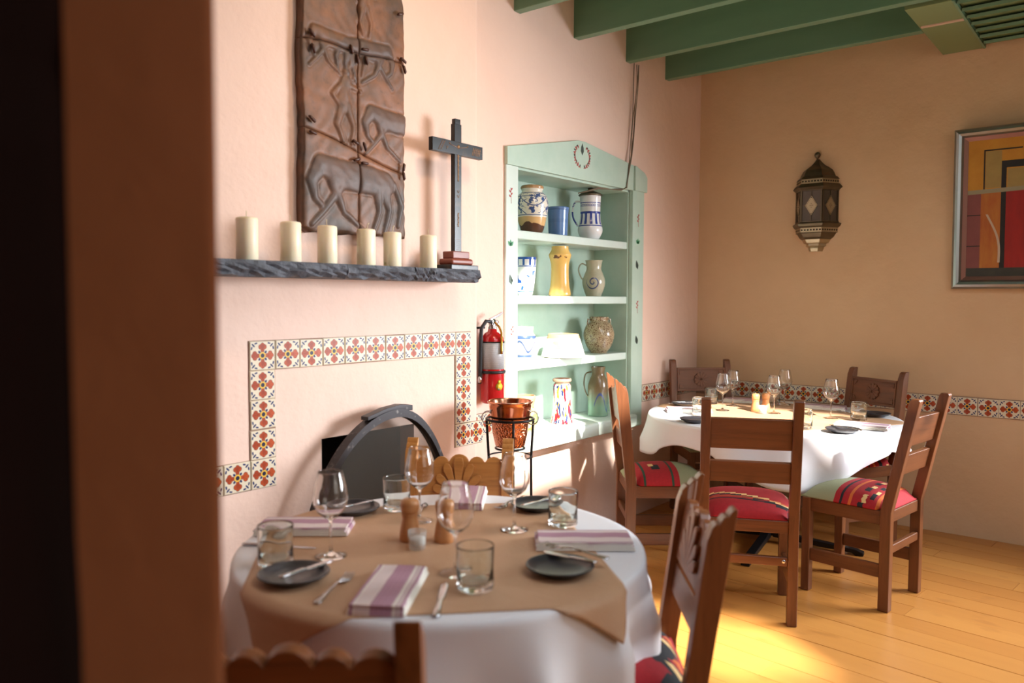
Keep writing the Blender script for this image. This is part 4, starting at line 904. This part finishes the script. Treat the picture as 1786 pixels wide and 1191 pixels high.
# ------------------------------------------------------------------ chairs
def scal(w, z0, z1, lobes):
    pts = []
    for (x0, x1, zb, zt) in lobes:
        for i in range(7): a = pi * i / 6; pts.append(((x0 + x1) / 2 - (x1 - x0) / 2 * cos(a), zb + (zt - zb) * sin(a)))
    return pts
def chair(name, label, loc, face, style, kilim, H=1.0, Wd=0.42, Dp=0.42, wm='brown', lean=.10, screw=False):
    t = thing(name, label, 'chair', (loc[0], loc[1], 0), R_(face - 90), 'wooden dining chairs around the two tables')
    wx, wy, wz = ('wood_%s_%s' % (wm, a) for a in 'xyz')
    hw = Wd / 2; pt = .042; hb = -Dp / 2; hf = Dp / 2; th = .048; SZ = .462
    def ly(z): return -lean * max(0, (z - .46)) / (H - .46)
    for sg in (-1, 1):
        x0, x1 = (-hw, -hw + pt) if sg < 0 else (hw - pt, hw)
        b0, f0 = hb, hb + th
        if style == 'shell':
            tp = .062; zt = H
            front = [(f0, 0), (f0 + .004, .46), (f0 + ly(zt - .07) + .012, zt - .075)]
            sc = []
            ya_, yb3 = f0 + ly(zt) + .014, b0 + ly(zt)
            for k in range(3):
                u0, u1 = k / 3, (k + 1) / 3
                for i in range(5):
                    a = pi * i / 4; u = u0 + (u1 - u0) * (1 - cos(a)) / 2; sc.append((ya_ + (yb3 - ya_) * u, zt - .052 * (1 - u) + .009 * sin(a)))
            poly = front + sc + [(b0 + ly(.80), .80), (b0, .46), (b0, 0)]
        elif style == 'rosette':
            zt = H
            poly = [(f0, 0), (f0, .46), (f0 + ly(zt) , zt - .045), (f0 + ly(zt) - .016, zt - .006), (f0 + ly(zt) - .03, zt), (b0 + ly(zt), zt), (b0, .46), (b0, 0)]
        else:
            zt = H
            poly = [(f0, 0), (f0, .46), (f0 + ly(zt) - .002, zt - .012), (f0 + ly(zt) - .012, zt), (b0 + ly(zt) + .006, zt), (b0 + ly(zt), zt - .008), (b0, .46), (b0, 0)]
        o = MB().prism(poly, x0, x1, 'yz').obj('back_post', wz, t, bevel=.004)
        MB().box((x0, hf - .042, 0), (x1, hf, SZ)).obj('leg', wz, t, bevel=.005)
        MB().box((x0 + .009 * (1 if sg < 0 else 1), hb + th - .002, .395), (x1 - .009, hf - .04, SZ - .002)).obj('seat_rail', wy, t, bevel=.004)
        MB().box((x0 + .010, hb + th - .002, .150), (x1 - .010, hf - .04, .212)).obj('stretcher', wy, t, bevel=.005)
    xi = hw - pt + .001
    MB().box((-xi, hf - .034, .395), (xi, hf - .010, SZ - .002)).obj('seat_rail', wx, t, bevel=.004)
    MB().box((-xi, hb + .012, .405), (xi, hb + .036, SZ - .002)).obj('seat_rail', wx, t, bevel=.004)
    sb = MB().box((-xi, hb + .008, .262), (xi, hb + .032, .302)).obj('stretcher', wx, t, bevel=.005)
    if screw: MB().lathe([(0, 0), (.009, 0), (.009, .002), (.005, .004), (0, .0045)], 16, M=T(xi - .018, hb + .008, .284) @ RX(pi / 2)).obj('screw_head', 'steel', sb)
    la = math.atan2(lean, H - .46)
    def board(z0, z1, name='', top=None, thick=.022):
        zc = z0; M = T(0, hb + .028 + ly(z0), z0) @ RX(la)
        h = (z1 - z0) / cos(la)
        if top is None: return MB().box((-xi, -thick / 2, 0), (xi, thick / 2, h), M).obj(name, wx, t, bevel=.003), M, h
        return MB().prism([(-xi, 0)] + [(-xi, h * .86)] + top(h) + [(xi, h * .86)] + [(xi, 0)], -thick / 2, thick / 2, 'xz', M).obj(name, wx, t, bevel=.003), M, h
    board(.628 if H > .95 else .60, .722 if H > .95 else .68, 'back_slat')
    if style == 'plain': board(H - .222, H - .088, 'top_rail')
    elif style == 'rosette':
        o, M, h = board(H - .215, H - .055, 'top_rail')
        w = xi; f = MB()
        f.box((-w + .004, .010, h - .016), (w - .004, .017, h), M).box((-w + .004, .010, 0), (w - .004, .017, .016), M).box((-w + .004, .010, .016), (-w + .014, .017, h - .016), M).box((w - .014, .010, .016), (w - .004, .017, h - .016), M)
        f.obj('raised_border', wx, o, bevel=.002)
        r = MB(); c = h / 2
        for k in range(12):
            a = 2 * pi * k / 12; Mk = M @ T(0, .011, c) @ RY(a)
            r.prism([(-.0015, .006), (.0015, .006), (.0095, .036), (.0105, .042), (.007, .048), (0, .050), (-.007, .048), (-.0105, .042), (-.0095, .036)], 0, .010, 'xz', Mk)
        r.lathe([(0, 0), (.007, 0), (.005, .006), (0, .008)], 12, M=M @ T(0, .011, c) @ RX(-pi / 2))
        r.obj('carved_rosette', wx, o, bevel=.002)
        for cx_, cz_, a0 in ((-w + .018, .02, pi / 4), (w - .018, .02, -pi / 4), (-w + .018, h - .02, 3 * pi / 4), (w - .018, h - .02, -3 * pi / 4)):
            r = MB()
            for k in (-1, 0, 1):
                Mk = M @ T(cx_, .011, cz_) @ RY(a0 + k * .5)
                r.prism([(-.001, .002), (.001, .002), (.006, .022), (.004, .028), (-.004, .028), (-.006, .022)], 0, .005, 'xz', Mk)
            r.obj('carved_fan', wx, o, bevel=.0015)
    else:
        def top(h):
            out_ = []
            e = xi
            L = [(-e, -.098, h * .80, h * .99), (-.098, -.036, h * .80, h * .99), (-.036, .036, h * .86, h * 1.04), (.036, .098, h * .80, h * .99), (.098, e, h * .80, h * .99)]
            for x0, x1, zb, zt in L:
                for i in range(1, 8): a = pi * i / 8; out_.append(((x0 + x1) / 2 - (x1 - x0) / 2 * cos(a), zb + (zt - zb) * sin(a)))
            return out_
        o, M, h = board(H - .235, H - .060, 'top_rail', top, .026)
        for a_, L_ in ((-1.18, .105), (-.78, .118), (-.38, .138), (0, .158), (.38, .138), (.78, .118), (1.18, .105)):
            pw_ = .0165 if abs(a_) > .1 else .020; Mk = M @ T(0, .011, .022) @ RY(a_)
            pts = [(-.003, 0), (.003, 0), (pw_ * .8, L_ * .6), (pw_, L_ * .8), (pw_ * .75, L_ * .94), (0, L_), (-pw_ * .75, L_ * .94), (-pw_, L_ * .8), (-pw_ * .8, L_ * .6)]
            MB().prism([(x, min(z, .150)) for x, z in pts], .0, .013, 'xz', Mk).obj('carved_shell_rib', wx, o, bevel=.004)
    # cushion
    m = MB(); nx = ny = 14; vs = []; fs = []; cw, cd = hw - .004, (hf - hb) / 2 - .004
    for i in range(nx + 1):
        for j in range(ny + 1):
            u, v = -1 + 2 * i / nx, -1 + 2 * j / ny; e = max(0, (1 - abs(u) ** 4)) ** .5 * max(0, (1 - abs(v) ** 4)) ** .5
            px_, py_ = u * (cw if v > -.72 else min(cw, hw - pt - .004)), v * cd
            vs.append((px_, py_ + .0, .006 + .072 * e * (.75 + .25 * (1 - u * u) * (1 - v * v))))
    w_ = ny + 1
    for i in range(nx):
        for j in range(ny): p = i * w_ + j; fs.append((p, p + w_, p + w_ + 1, p + 1))
    ring = [i * w_ for i in range(nx + 1)] + [nx * w_ + j for j in range(1, ny + 1)] + [i * w_ + ny for i in range(nx - 1, -1, -1)] + [j for j in range(ny - 1, 0, -1)]
    b0 = len(vs)
    for r in ring: vs.append((vs[r][0], vs[r][1], 0))
    for k in range(len(ring)): l = (k + 1) % len(ring); fs.append((ring[k], b0 + k, b0 + l, ring[l]))
    fs.append(tuple(range(b0 + len(ring) - 1, b0 - 1, -1)))
    m.add(vs, fs, smooth=True).obj('seat_cushion', 'kilim_%d' % kilim, t, loc=(0, .012 if style != 'shell' else .012, SZ - .001))
    return t
def camw(X, Y): return (X * sin(TH) - Y * cos(TH), X * cos(TH) + Y * sin(TH))
# far table
chair('dining_chair', 'carved chair seen side-on left of the far table, red-striped sage seat', (-2.034, 3.793), 39, 'shell', 1, H=1.01, lean=.065, Wd=.40)
chair('dining_chair', 'plain-backed chair seen from behind, in front of the far table', (-1.435, 3.50), 116, 'plain', 2, H=1.0, lean=.09, screw=True)
chair('dining_chair', 'plain-backed chair at the right side of the far table, half sage seat', (-1.07, 4.05), 172, 'plain', 3, H=.985, lean=.11, Wd=.40)
chair('dining_chair', 'rosette-backed chair in the corner behind the far table', (-2.235, 4.85), -46, 'rosette', 3, H=1.01, lean=.06)
chair('dining_chair', 'rosette-backed chair behind the far table near the tan wall, right', (-1.41, 4.92), -118, 'rosette', 3, H=1.0, lean=.06)
# near table
chair('dining_chair', 'honey-coloured shell-carved chair between the near table and fireplace', (-1.895, 2.01), -54, 'shell', 4, H=.88, wm='honey', lean=.08, Wd=.41)
chair('dining_chair', 'shell-carved chair at the right of the near table, deep red seat', (-1.083, 1.745), -143, 'shell', 4, H=.93, wm='walnut', lean=.07)
chair('dining_chair', 'dark shell-carved chair, top of its back at the bottom left', (-1.20, .935), 129, 'shell', 4, H=.93, wm='walnut', lean=.10, Wd=.42)
# ------------------------------------------------------------------ tables
def table(label, c, R, foot):
    t = thing('round_table', label, 'table', (c[0], c[1], 0))
    MB().lathe([(0, .712), (R - .02, .712), (R - .008, .716), (R - .008, .738), (R - .014, .742), (0, .742)], 64).obj('table_top', 'wood_brown_x', t)
    MB().lathe([(0, .045), (.043, .045), (.043, .70), (.12, .702), (.12, .712), (0, .712)], 28).obj('pedestal', 'black_iron', t)
    for k in range(4):
        a = R_(foot + 90 * k)
        MB().prism([(0.03, .10), (.12, .062), (.48, .034), (.52, .02), (.52, .0), (.48, .0), (.46, .012), (.10, .03), (0.03, .035)], -.024, .024, 'xz', RZ(a)).obj('foot', 'black_iron', t, bevel=.004)
    return t
def tcloth(label, c, R, dropf, fold, nseg=180, group='white tablecloths'):
    vs = [(0, 0, 0.7465)]; fs = []
    rings = [R * .3, R * .6, R * .85, R * .96]; nd = 22
    for r in rings:
        for k in range(nseg): a = 2 * pi * k / nseg; vs.append((r * cos(a), r * sin(a), .7465))
    for j in range(nd + 1):
        t = (j / nd) ** 1.7
        for k in range(nseg):
            a = 2 * pi * k / nseg; D = dropf(a); s_ = t * D; rc = .014
            if j == 0: vs.append(((R - .004) * cos(a), (R - .004) * sin(a), .7462)); continue
            f = fold(a) * min(1, s_ / .16) ** 1.2; r = R + .006 * min(1, s_ / .01) + f
            vs.append((r * cos(a), r * sin(a), .7465 - s_ * (1 - .10 * abs(f) / .05)))
    for k in range(nseg): fs.append((0, 1 + k, 1 + (k + 1) % nseg))
    nr = len(rings) + nd + 1
    for i in range(nr - 1):
        for k in range(nseg): l = (k + 1) % nseg; a = 1 + i * nseg; fs.append((a + k, a + l, a + nseg + l, a + nseg + k))
    o = MB().add(vs, fs, smooth=True).obj('tablecloth', 'white_cloth'); o.location = (c[0], c[1], 0)
    for p in o.data.polygons:
        pass
    so_ = o.modifiers.new('solid', 'SOLIDIFY'); so_.thickness = .002; so_.offset = 1
    return tag(o, label, 'tablecloth', group)
def paper_sheet(label, c, R, quad, rz_extra=0, fold=None, N=90):
    vs = []; fs = []; q0, q1, q2, q3 = [Vector(q_) for q_ in quad]
    for i in range(N + 1):
        for j in range(N + 1):
            u, v = i / N, j / N; p = (q0 * (1 - u) + q1 * u) * (1 - v) + (q3 * (1 - u) + q2 * u) * v
            d = p - Vector(c); r = d.length; a = atan2(d.y, d.x)
            z = .7492 + .0006 * sin(p.x * 21 + 2 * sin(p.y * 17))
            if r > R:
                s_ = r - R; bend = 0.05
                f = (fold(a) * min(1, s_ / .16) ** 1.2) if fold else 0
                ro = R + .0165 + f * 1.08 + s_ * .10; th_ = min(1, s_ / .012); z = .7492 - s_ * .985; p = Vector(c) + d / r * (R + (ro - R) * th_ if s_ < .012 else ro)
            vs.append((p.x, p.y, z))
    w_ = N + 1
    for i in range(N):
        for j in range(N): p = i * w_ + j; fs.append((p, p + w_, p + w_ + 1, p + 1))
    o = MB().add(vs, fs, smooth=True).obj('kraft_paper_sheet', 'kraft_paper'); s_ = o.modifiers.new('solid', 'SOLIDIFY'); s_.thickness = .0012; s_.offset = 1
    return tag(o, label, 'paper', 'brown paper table covers')
FC, FR = (-1.72, 4.54), .70; NCn, NR = (-1.500, 1.558), .545
table('round pedestal table by the far corner, mostly under its cloth', FC, FR, 8)
table('round pedestal table in the foreground, wholly under its cloth', NCn, NR, 30)
def d1(a): return max(.07, .165 + .085 * cos(4 * (a - R_(300))) + .05 * cos(a - R_(300)))
def f1(a): return .022 * sin(9 * a + 1.2 * sin(3 * a)) + .014 * sin(17 * a + 1) + .016
def f2(a):
    w = sin(13 * a + 1.1 * sin(3 * a) + 2.0); return (.026 + .010 * sin(2 * a + 1)) * (abs(w) ** 1.2 * (1 if w > 0 else -.6)) + .008 * sin(7 * a + 2) + .016
tcloth('white cloth draped over the far table in sunlight', FC, FR, d1, f1)
tcloth('white cloth draped over the foreground table', NCn, NR, lambda a: .44 + .06 * cos(4 * a + 1), f2)
u_ = Vector((-.69, -.724)); v_ = Vector((-.75, .661)); R0 = Vector((-.852, 1.512))
paper_sheet('brown paper sheet over the foreground table cloth', NCn, NR, [R0, R0 + v_ * .9, R0 + v_ * .9 + u_ * .88, R0 + u_ * .88], fold=f2)
paper_sheet('brown paper sheet over the far table cloth', FC, FR, [(-2.47, 4.46), (-1.44, 3.97), (-.99, 4.72), (-2.02, 5.21)], fold=f1)
TZ = 0.7508
# tableware prototypes
def glass_prof(s=1.0):
    o = [(.0, .0), (.040, .0), (.0415, .0015), (.030, .004), (.010, .008), (.0045, .014), (.0036, .03), (.0036, .085), (.0060, .096), (.018, .104), (.034, .118), (.0435, .138), (.0450, .152), (.042, .175), (.036, .200), (.0320, .2195), (.0315, .2218), (.0312, .2222)]
    i = [(.0309, .2218), (.0308, .2195), (.0350, .200), (.0410, .175), (.0438, .152), (.0422, .138), (.0328, .119), (.0165, .106), (0, .1015)]
    return o + i
wg_mesh = MB().lathe(glass_prof(), 40).mesh('wine_glass', 'glass')
def wine_glass(label, x, y, near):
    o = bpy.data.objects.new('wine_glass', wg_mesh); COL.objects.link(o); o.location = (x, y, TZ); o.rotation_euler = (0, 0, random.uniform(0, 6))
    return tag(o, label, 'wine glass', 'wine glasses on the %s table' % near)
tb = MB(); vs = []; fs = []; seg = 36
prof = [(0, 0), (.036, 0), (.042, .004), (.0435, .012), (.0428, .05), (.0435, .085), (.0440, .099), (.0438, .1025), (.0430, .104), (.0421, .1025), (.0419, .099), (.0412, .06), (.0410, .024), (.034, .017), (.015, .021), (0, .022)]
for r, z in prof:
    for k in range(seg): a = 2 * pi * k / seg; w = 1 + (.018 * sin(3 * a + z * 60) + .012 * sin(5 * a - z * 90)) * (1 if .01 < z < .1 else .3); vs.append((max(r, 1e-5) * w * cos(a), max(r, 1e-5) * w * sin(a), z))
for i in range(len(prof) - 1):
    for k in range(seg): l = (k + 1) % seg; fs.append((i * seg + k, i * seg + l, (i + 1) * seg + l, (i + 1) * seg + k))
tum_mesh = tb.add(vs, fs, smooth=True).mesh('tumbler', 'green_glass')
def tumbler(label, x, y, near):
    o = bpy.data.objects.new('tumbler', tum_mesh); COL.objects.link(o); o.location = (x, y, TZ); o.rotation_euler = (0, 0, random.uniform(0, 6))
    return tag(o, label, 'tumbler', 'green-tinted tumblers on the %s table' % near)
pl_mesh = MB().lathe([(0, .002), (.045, .002), (.047, 0), (.052, 0), (.055, .004), (.074, .011), (.0815, .019), (.0835, .0205), (.0845, .019), (.0830, .0215), (.0800, .0215), (.072, .0145), (.054, .0095), (0, .0085)], 56).mesh('side_plate', 'black_plate')
def plate(label, x, y, near):
    o = bpy.data.objects.new('side_plate', pl_mesh); COL.objects.link(o); o.location = (x, y, TZ)
    return tag(o, label, 'plate', 'black side plates on the %s table' % near)
# napkin: folded layers, long axis local x, width local y
def napk():
    m = MB(); L, Wn = .132, .062
    for k in range(4):
        z0 = .0005 + k * .0056; ins = .0016 * k; N_ = 12; prof_ = []
        wv = lambda x_: .0010 * sin(x_ * 60 + k)
        vs = []; fs = []
        for i in range(N_ + 1):
            x_ = -L + ins * ((k % 2) * 1.5) + (2 * L - ins * 2.5) * i / N_; h = wv(x_)
            for (yy, zz) in ((-Wn + ins, 0.0), (-Wn + ins - .002, .0026), (-Wn + ins, .0052), (0, .0056 + h), (Wn - ins, .0052), (Wn - ins + .0022, .0026), (Wn - ins, 0), (0, 0)): vs.append((x_, yy, z0 + zz))
        for i in range(N_):
            for q_ in range(8): a = i * 8 + q_; b = i * 8 + (q_ + 1) % 8; fs.append((a, b, b + 8, a + 8))
        fs += [tuple(range(8)), tuple(reversed(range(N_ * 8, N_ * 8 + 8)))]
        m.add(vs, fs, smooth=False)
    return m.mesh('folded_napkin', 'napkin_cloth')
np_mesh = napk()
def napkin_(label, x, y, a, near, sx=1.0):
    o = bpy.data.objects.new('folded_napkin', np_mesh); COL.objects.link(o); o.location = (x, y, TZ); o.rotation_euler = (0, 0, R_(a)); o.scale = (sx, 1, 1)
    return tag(o, label, 'napkin', 'striped napkins on the %s table' % near)
def fork_mesh():
    m = MB(); L = .19
    def strip(pts, z):   # pts (x, halfwidth, height)
        vs = []; fs = []
        for x, w, h in pts: vs += [(x, -w, h), (x, w, h), (x, w * .8, h + z), (x, -w * .8, h + z)]
        for i in range(len(pts) - 1):
            for k in range(4): a = i * 4 + k; b = i * 4 + (k + 1) % 4; fs.append((a, b, b + 4, a + 4))
        n = len(pts); fs += [(3, 2, 1, 0), tuple(range(4 * n - 4, 4 * n))]
        m.add(vs, fs, smooth=True)
    strip([(-.095, .006, .002), (-.088, .0095, .002), (-.06, .007, .003), (-.02, .0038, .006), (.02, .0032, .008), (.034, .005, .006), (.042, .0115, .003), (.055, .0125, .001)], .0024)
    for k in range(4):
        y = -.0102 + k * .0068; vs = []; fs = []
        for x, h in ((.053, .001), (.070, .0005), (.085, .003), (.096, .007)): w = .0017 if x < .09 else .0008; vs += [(x, y - w, h), (x, y + w, h), (x, y + w, h + .002), (x, y - w, h + .002)]
        for i in range(3):
            for q_ in range(4): a = i * 4 + q_; b = i * 4 + (q_ + 1) % 4; fs.append((a, b, b + 4, a + 4))
        fs += [(3, 2, 1, 0), (12, 13, 14, 15)]; m.add(vs, fs, smooth=True)
    return m.mesh('fork', 'steel')
def knife_mesh(L=.21):
    m = MB(); vs = []; fs = []
    pts = [(-.5, .006, .004), (-.46, .0095, .005), (-.30, .008, .005), (-.06, .0058, .0045), (-.03, .0065, .003), (0, .0085, .0016), (.25, .0105, .0014), (.40, .0100, .0012), (.47, .006, .001), (.5, .001, .001)]
    for x, w, h in pts: x *= L; vs += [(x, -w, .0), (x, w, .0), (x, w * .7, h), (x, -w * .7, h)]
    for i in range(len(pts) - 1):
        for k in range(4): a = i * 4 + k; b = i * 4 + (k + 1) % 4; fs.append((a, b, b + 4, a + 4))
    n = len(pts); fs += [(3, 2, 1, 0), tuple(range(4 * n - 4, 4 * n))]
    return m.add(vs, fs, smooth=True).mesh('knife', 'steel')
def spoon_mesh():
    m = MB(); vs = []; fs = []
    pts = [(-.07, .0035, .002), (-.05, .0045, .003), (.0, .0022, .006), (.03, .0025, .006), (.04, .008, .004), (.052, .0125, .002), (.064, .012, .002), (.074, .006, .005), (.078, .001, .007)]
    for x, w, h in pts: vs += [(x, -w, h + .002), (x, 0, h - .001), (x, w, h + .002), (x, 0, h + .0005)]
    for i in range(len(pts) - 1):
        for k in range(4): a = i * 4 + k; b = i * 4 + (k + 1) % 4; fs.append((a, b, b + 4, a + 4))
    n = len(pts); fs += [(3, 2, 1, 0), tuple(range(4 * n - 4, 4 * n))]
    return m.add(vs, fs, smooth=True).mesh('spoon', 'steel')
FKM, KNM, SPM = fork_mesh(), knife_mesh(), spoon_mesh(); SKM = knife_mesh(.155)
def cutl(mesh, label, p0, p1, dz0, dz1, near, cat):
    """p0 handle end, p1 tip (x, y)"""
    x, y = (p0[0] + p1[0]) / 2, (p0[1] + p1[1]) / 2; a = atan2(p1[1] - p0[1], p1[0] - p0[0]); L = sqrt((p1[0] - p0[0]) ** 2 + (p1[1] - p0[1]) ** 2)
    o = bpy.data.objects.new(mesh.name.split('.')[0], mesh); COL.objects.link(o); o.location = (x, y, TZ + .0006 + (dz0 + dz1) / 2)
    o.rotation_euler = Matrix(RZ(a) @ RY(-math.atan2(dz1 - dz0, L))).to_euler()
    return tag(o, label, cat, 'cutlery on the %s table' % near)
def mill(label, x, y, near, s=1.0):
    t = thing('pepper_mill', label, 'mill', (x, y, TZ), 0, 'wooden mills on the %s table' % near)
    MB().lathe([(0, 0), (.0245 * s, 0), (.026 * s, .003), (.0262 * s, .02), (.022 * s, .045 * s), (.019 * s, .058 * s), (.021 * s, .068 * s), (.022 * s, .071 * s), (0, .071 * s)], 32).obj('body', 'mill_wood', t)
    MB().lathe([(0, .0715 * s), (.021 * s, .0715 * s), (.0225 * s, .080 * s), (.0245 * s, .092 * s), (.023 * s, .102 * s), (.016 * s, .108 * s), (0, .109 * s)], 32).obj('head', 'mill_wood', t)
    MB().lathe([(0, .1085 * s), (.0035, .1085 * s), (.003, .114 * s), (0, .115 * s)], 12).obj('nut', 'steel', t)
def cellar(label, x, y, near):
    t = thing('salt_cellar', label, 'salt cellar', (x, y, TZ), 0, None)
    MB().lathe([(0, 0), (.020, 0), (.0225, .004), (.025, .045), (.0255, .050), (.0240, .050), (.0215, .012), (.012, .008), (0, .008)], 32).obj('bowl', 'thin_glass', t)
    MB().lathe([(0, .0088), (.0195, .0125), (.0212, .030), (.012, .034), (0, .035)], 24).obj('salt', 'salt', t)
n_ = 'foreground'
wine_glass('empty wine glass nearest the pink wall on the foreground table', -1.639, 1.285, n_)
wine_glass('empty wine glass just behind the wooden mills on the foreground table', -1.700, 1.665, n_)
wine_glass('nearest empty wine glass, in front of the right wooden mill', -1.304, 1.398, n_)
wine_glass('empty wine glass before the copper bucket, right of the far napkin', -1.421, 1.774, n_)
tumbler('seeded green tumbler at the left edge of the foreground table', -1.685, 1.150, n_)
tumbler('green tumbler behind the mills at the fireplace side of the foreground table', -1.846, 1.708, n_)
tumbler('green tumbler nearest the viewer at the middle of the foreground table', -1.195, 1.348, n_)
tumbler('green tumbler at the right back of the foreground table', -1.338, 1.900, n_)
plate('black plate at the left front of the foreground table with a spreader', -1.565, 1.118, n_)
plate('black plate at the fireplace side of the foreground table', -1.925, 1.595, n_)
plate('black plate at the right front of the foreground table, fork and knife on it', -1.110, 1.565, n_)
plate('black plate at the back of the foreground table beside the tumbler', -1.510, 2.000, n_)
def mid(*p): return (sum(q_[0] for q_ in p) / len(p), sum(q_[1] for q_ in p) / len(p))
x, y = mid((-1.457, 1.277), (-1.348, 1.351), (-1.191, 1.133), (-1.306, 1.057)); napkin_('mauve striped folded napkin nearest the viewer on the foreground table', x, y, -56 , n_)
x, y = mid((-2.035, 1.389), (-1.86, 1.534), (-1.73, 1.382), (-1.906, 1.236)); napkin_('mauve striped folded napkin at the left side of the foreground table', x, y, 40, n_)
x, y = mid((-1.336, 1.793), (-1.144, 1.952), (-1.042, 1.779), (-1.238, 1.629)); napkin_('mauve striped folded napkin at the right of the foreground table', x, y, 39, n_)
x, y = mid((-1.895, 2.005), (-1.787, 2.095), (-1.619, 1.87), (-1.738, 1.825)); napkin_('mauve striped folded napkin before the honey-coloured chair', x + .01, y - .02, -53, n_, .92)
cutl(FKM, 'steel fork between the left plate and the front napkin', (-1.387, 1.030), (-1.500, 1.250), 0, 0, n_, 'fork')
cutl(KNM, 'steel knife beside the front napkin, right of it', (-1.140, 1.160), (-1.285, 1.345), 0, 0, n_, 'knife')
cutl(SKM, 'butter knife lying across the left front black plate', (-1.560, 1.075), (-1.560, 1.230), .017, .021, n_, 'knife')
cutl(FKM, 'steel fork lying over the right front black plate', (-1.020, 1.665), (-1.235, 1.655), .022, .022, n_, 'fork')
cutl(SKM, 'butter knife lying over the right front black plate', (-1.035, 1.620), (-1.20, 1.61), .0225, .0225, n_, 'knife')
cutl(FKM, 'steel fork pointing at the viewer, back of the foreground table', (-1.63, 2.085), (-1.600, 1.915), 0, 0, n_, 'fork')
cutl(SKM, 'butter knife standing out from the back black plate', (-1.49, 2.09), (-1.53, 1.945), .022, .018, n_, 'knife')
cutl(KNM, 'steel knife at the left edge, before the left napkin', (-1.90, 1.195), (-1.72, 1.30), 0, 0, n_, 'knife')
cutl(SKM, 'butter knife on the fireplace-side black plate', (-1.925, 1.53), (-1.925, 1.67), .0225, .0225, n_, 'knife')
cutl(SPM, 'small steel spoon lying between the mills and the far glass', (-1.73, 1.69), (-1.805, 1.79), .0, .0, n_, 'spoon')
mill('left small wooden mill on the foreground table', -1.580, 1.510, n_, 1.08); mill('right small wooden mill on the foreground table', -1.500, 1.565, n_, 1.08)
cellar('glass salt cellar in front of the wooden mills, foreground table', -1.510, 1.470, n_)
n_ = 'far'
wine_glass('front wine glass of the left pair on the far table', -2.010, 4.520, n_); wine_glass('rear wine glass of the left pair on the far table', -2.050, 4.76, n_)
wine_glass('wine glass just right of the mills on the far table', -1.725, 4.60, n_); wine_glass('rearmost wine glass on the far table, before the tile band', -1.820, 5.03, n_)
wine_glass('rightmost wine glass on the far table', -1.403, 4.614, n_)
tumbler('green tumbler behind the left glasses of the far table', -2.190, 4.75, n_); tumbler('green tumbler partly behind the chair back, left', -2.02, 4.23, n_)
tumbler('green tumbler just right of the plain chair post', -1.392, 4.135, n_); tumbler('green tumbler beside the right black plate of the far table', -1.255, 4.62, n_); tumbler('green tumbler behind the middle glasses of the far table', -1.86, 4.94, n_)
plate('black plate at the left rim of the far table', -2.280, 4.56, n_); plate('black plate half hidden by the plain chair back', -1.93, 3.985, n_)
plate('black plate at the front right rim of the far table', -1.205, 4.16, n_); plate('black plate before the right rosette-backed chair', -1.23, 4.86, n_)
napkin_('pink striped napkin at the left rim of the far table', -2.14, 4.33, 35, n_); napkin_('cream striped napkin behind the left glasses of the far table', -2.06, 4.97, 20, n_)
napkin_('cream striped napkin behind the rightmost wine glass', -1.56, 4.98, 10, n_); napkin_('pink striped napkin beside the right black plate', -1.17, 4.38, 5, n_)
cutl(SKM, 'butter knife on the left plate of the far table', (-2.33, 4.52), (-2.22, 4.60), .022, .022, n_, 'knife')
cutl(KNM, 'steel knife over the front right plate of the far table', (-1.10, 4.13), (-1.29, 4.22), .022, .022, n_, 'knife')
cutl(FKM, 'steel fork near the rear right plate of the far table', (-1.32, 4.80), (-1.45, 4.92), 0, 0, n_, 'fork')
mill('left small wooden mill on the far table', -1.835, 4.595, n_); mill('right small wooden mill on the far table', -1.800, 4.665, n_)
cellar('glass salt cellar before the mills of the far table', -1.765, 4.530, n_)
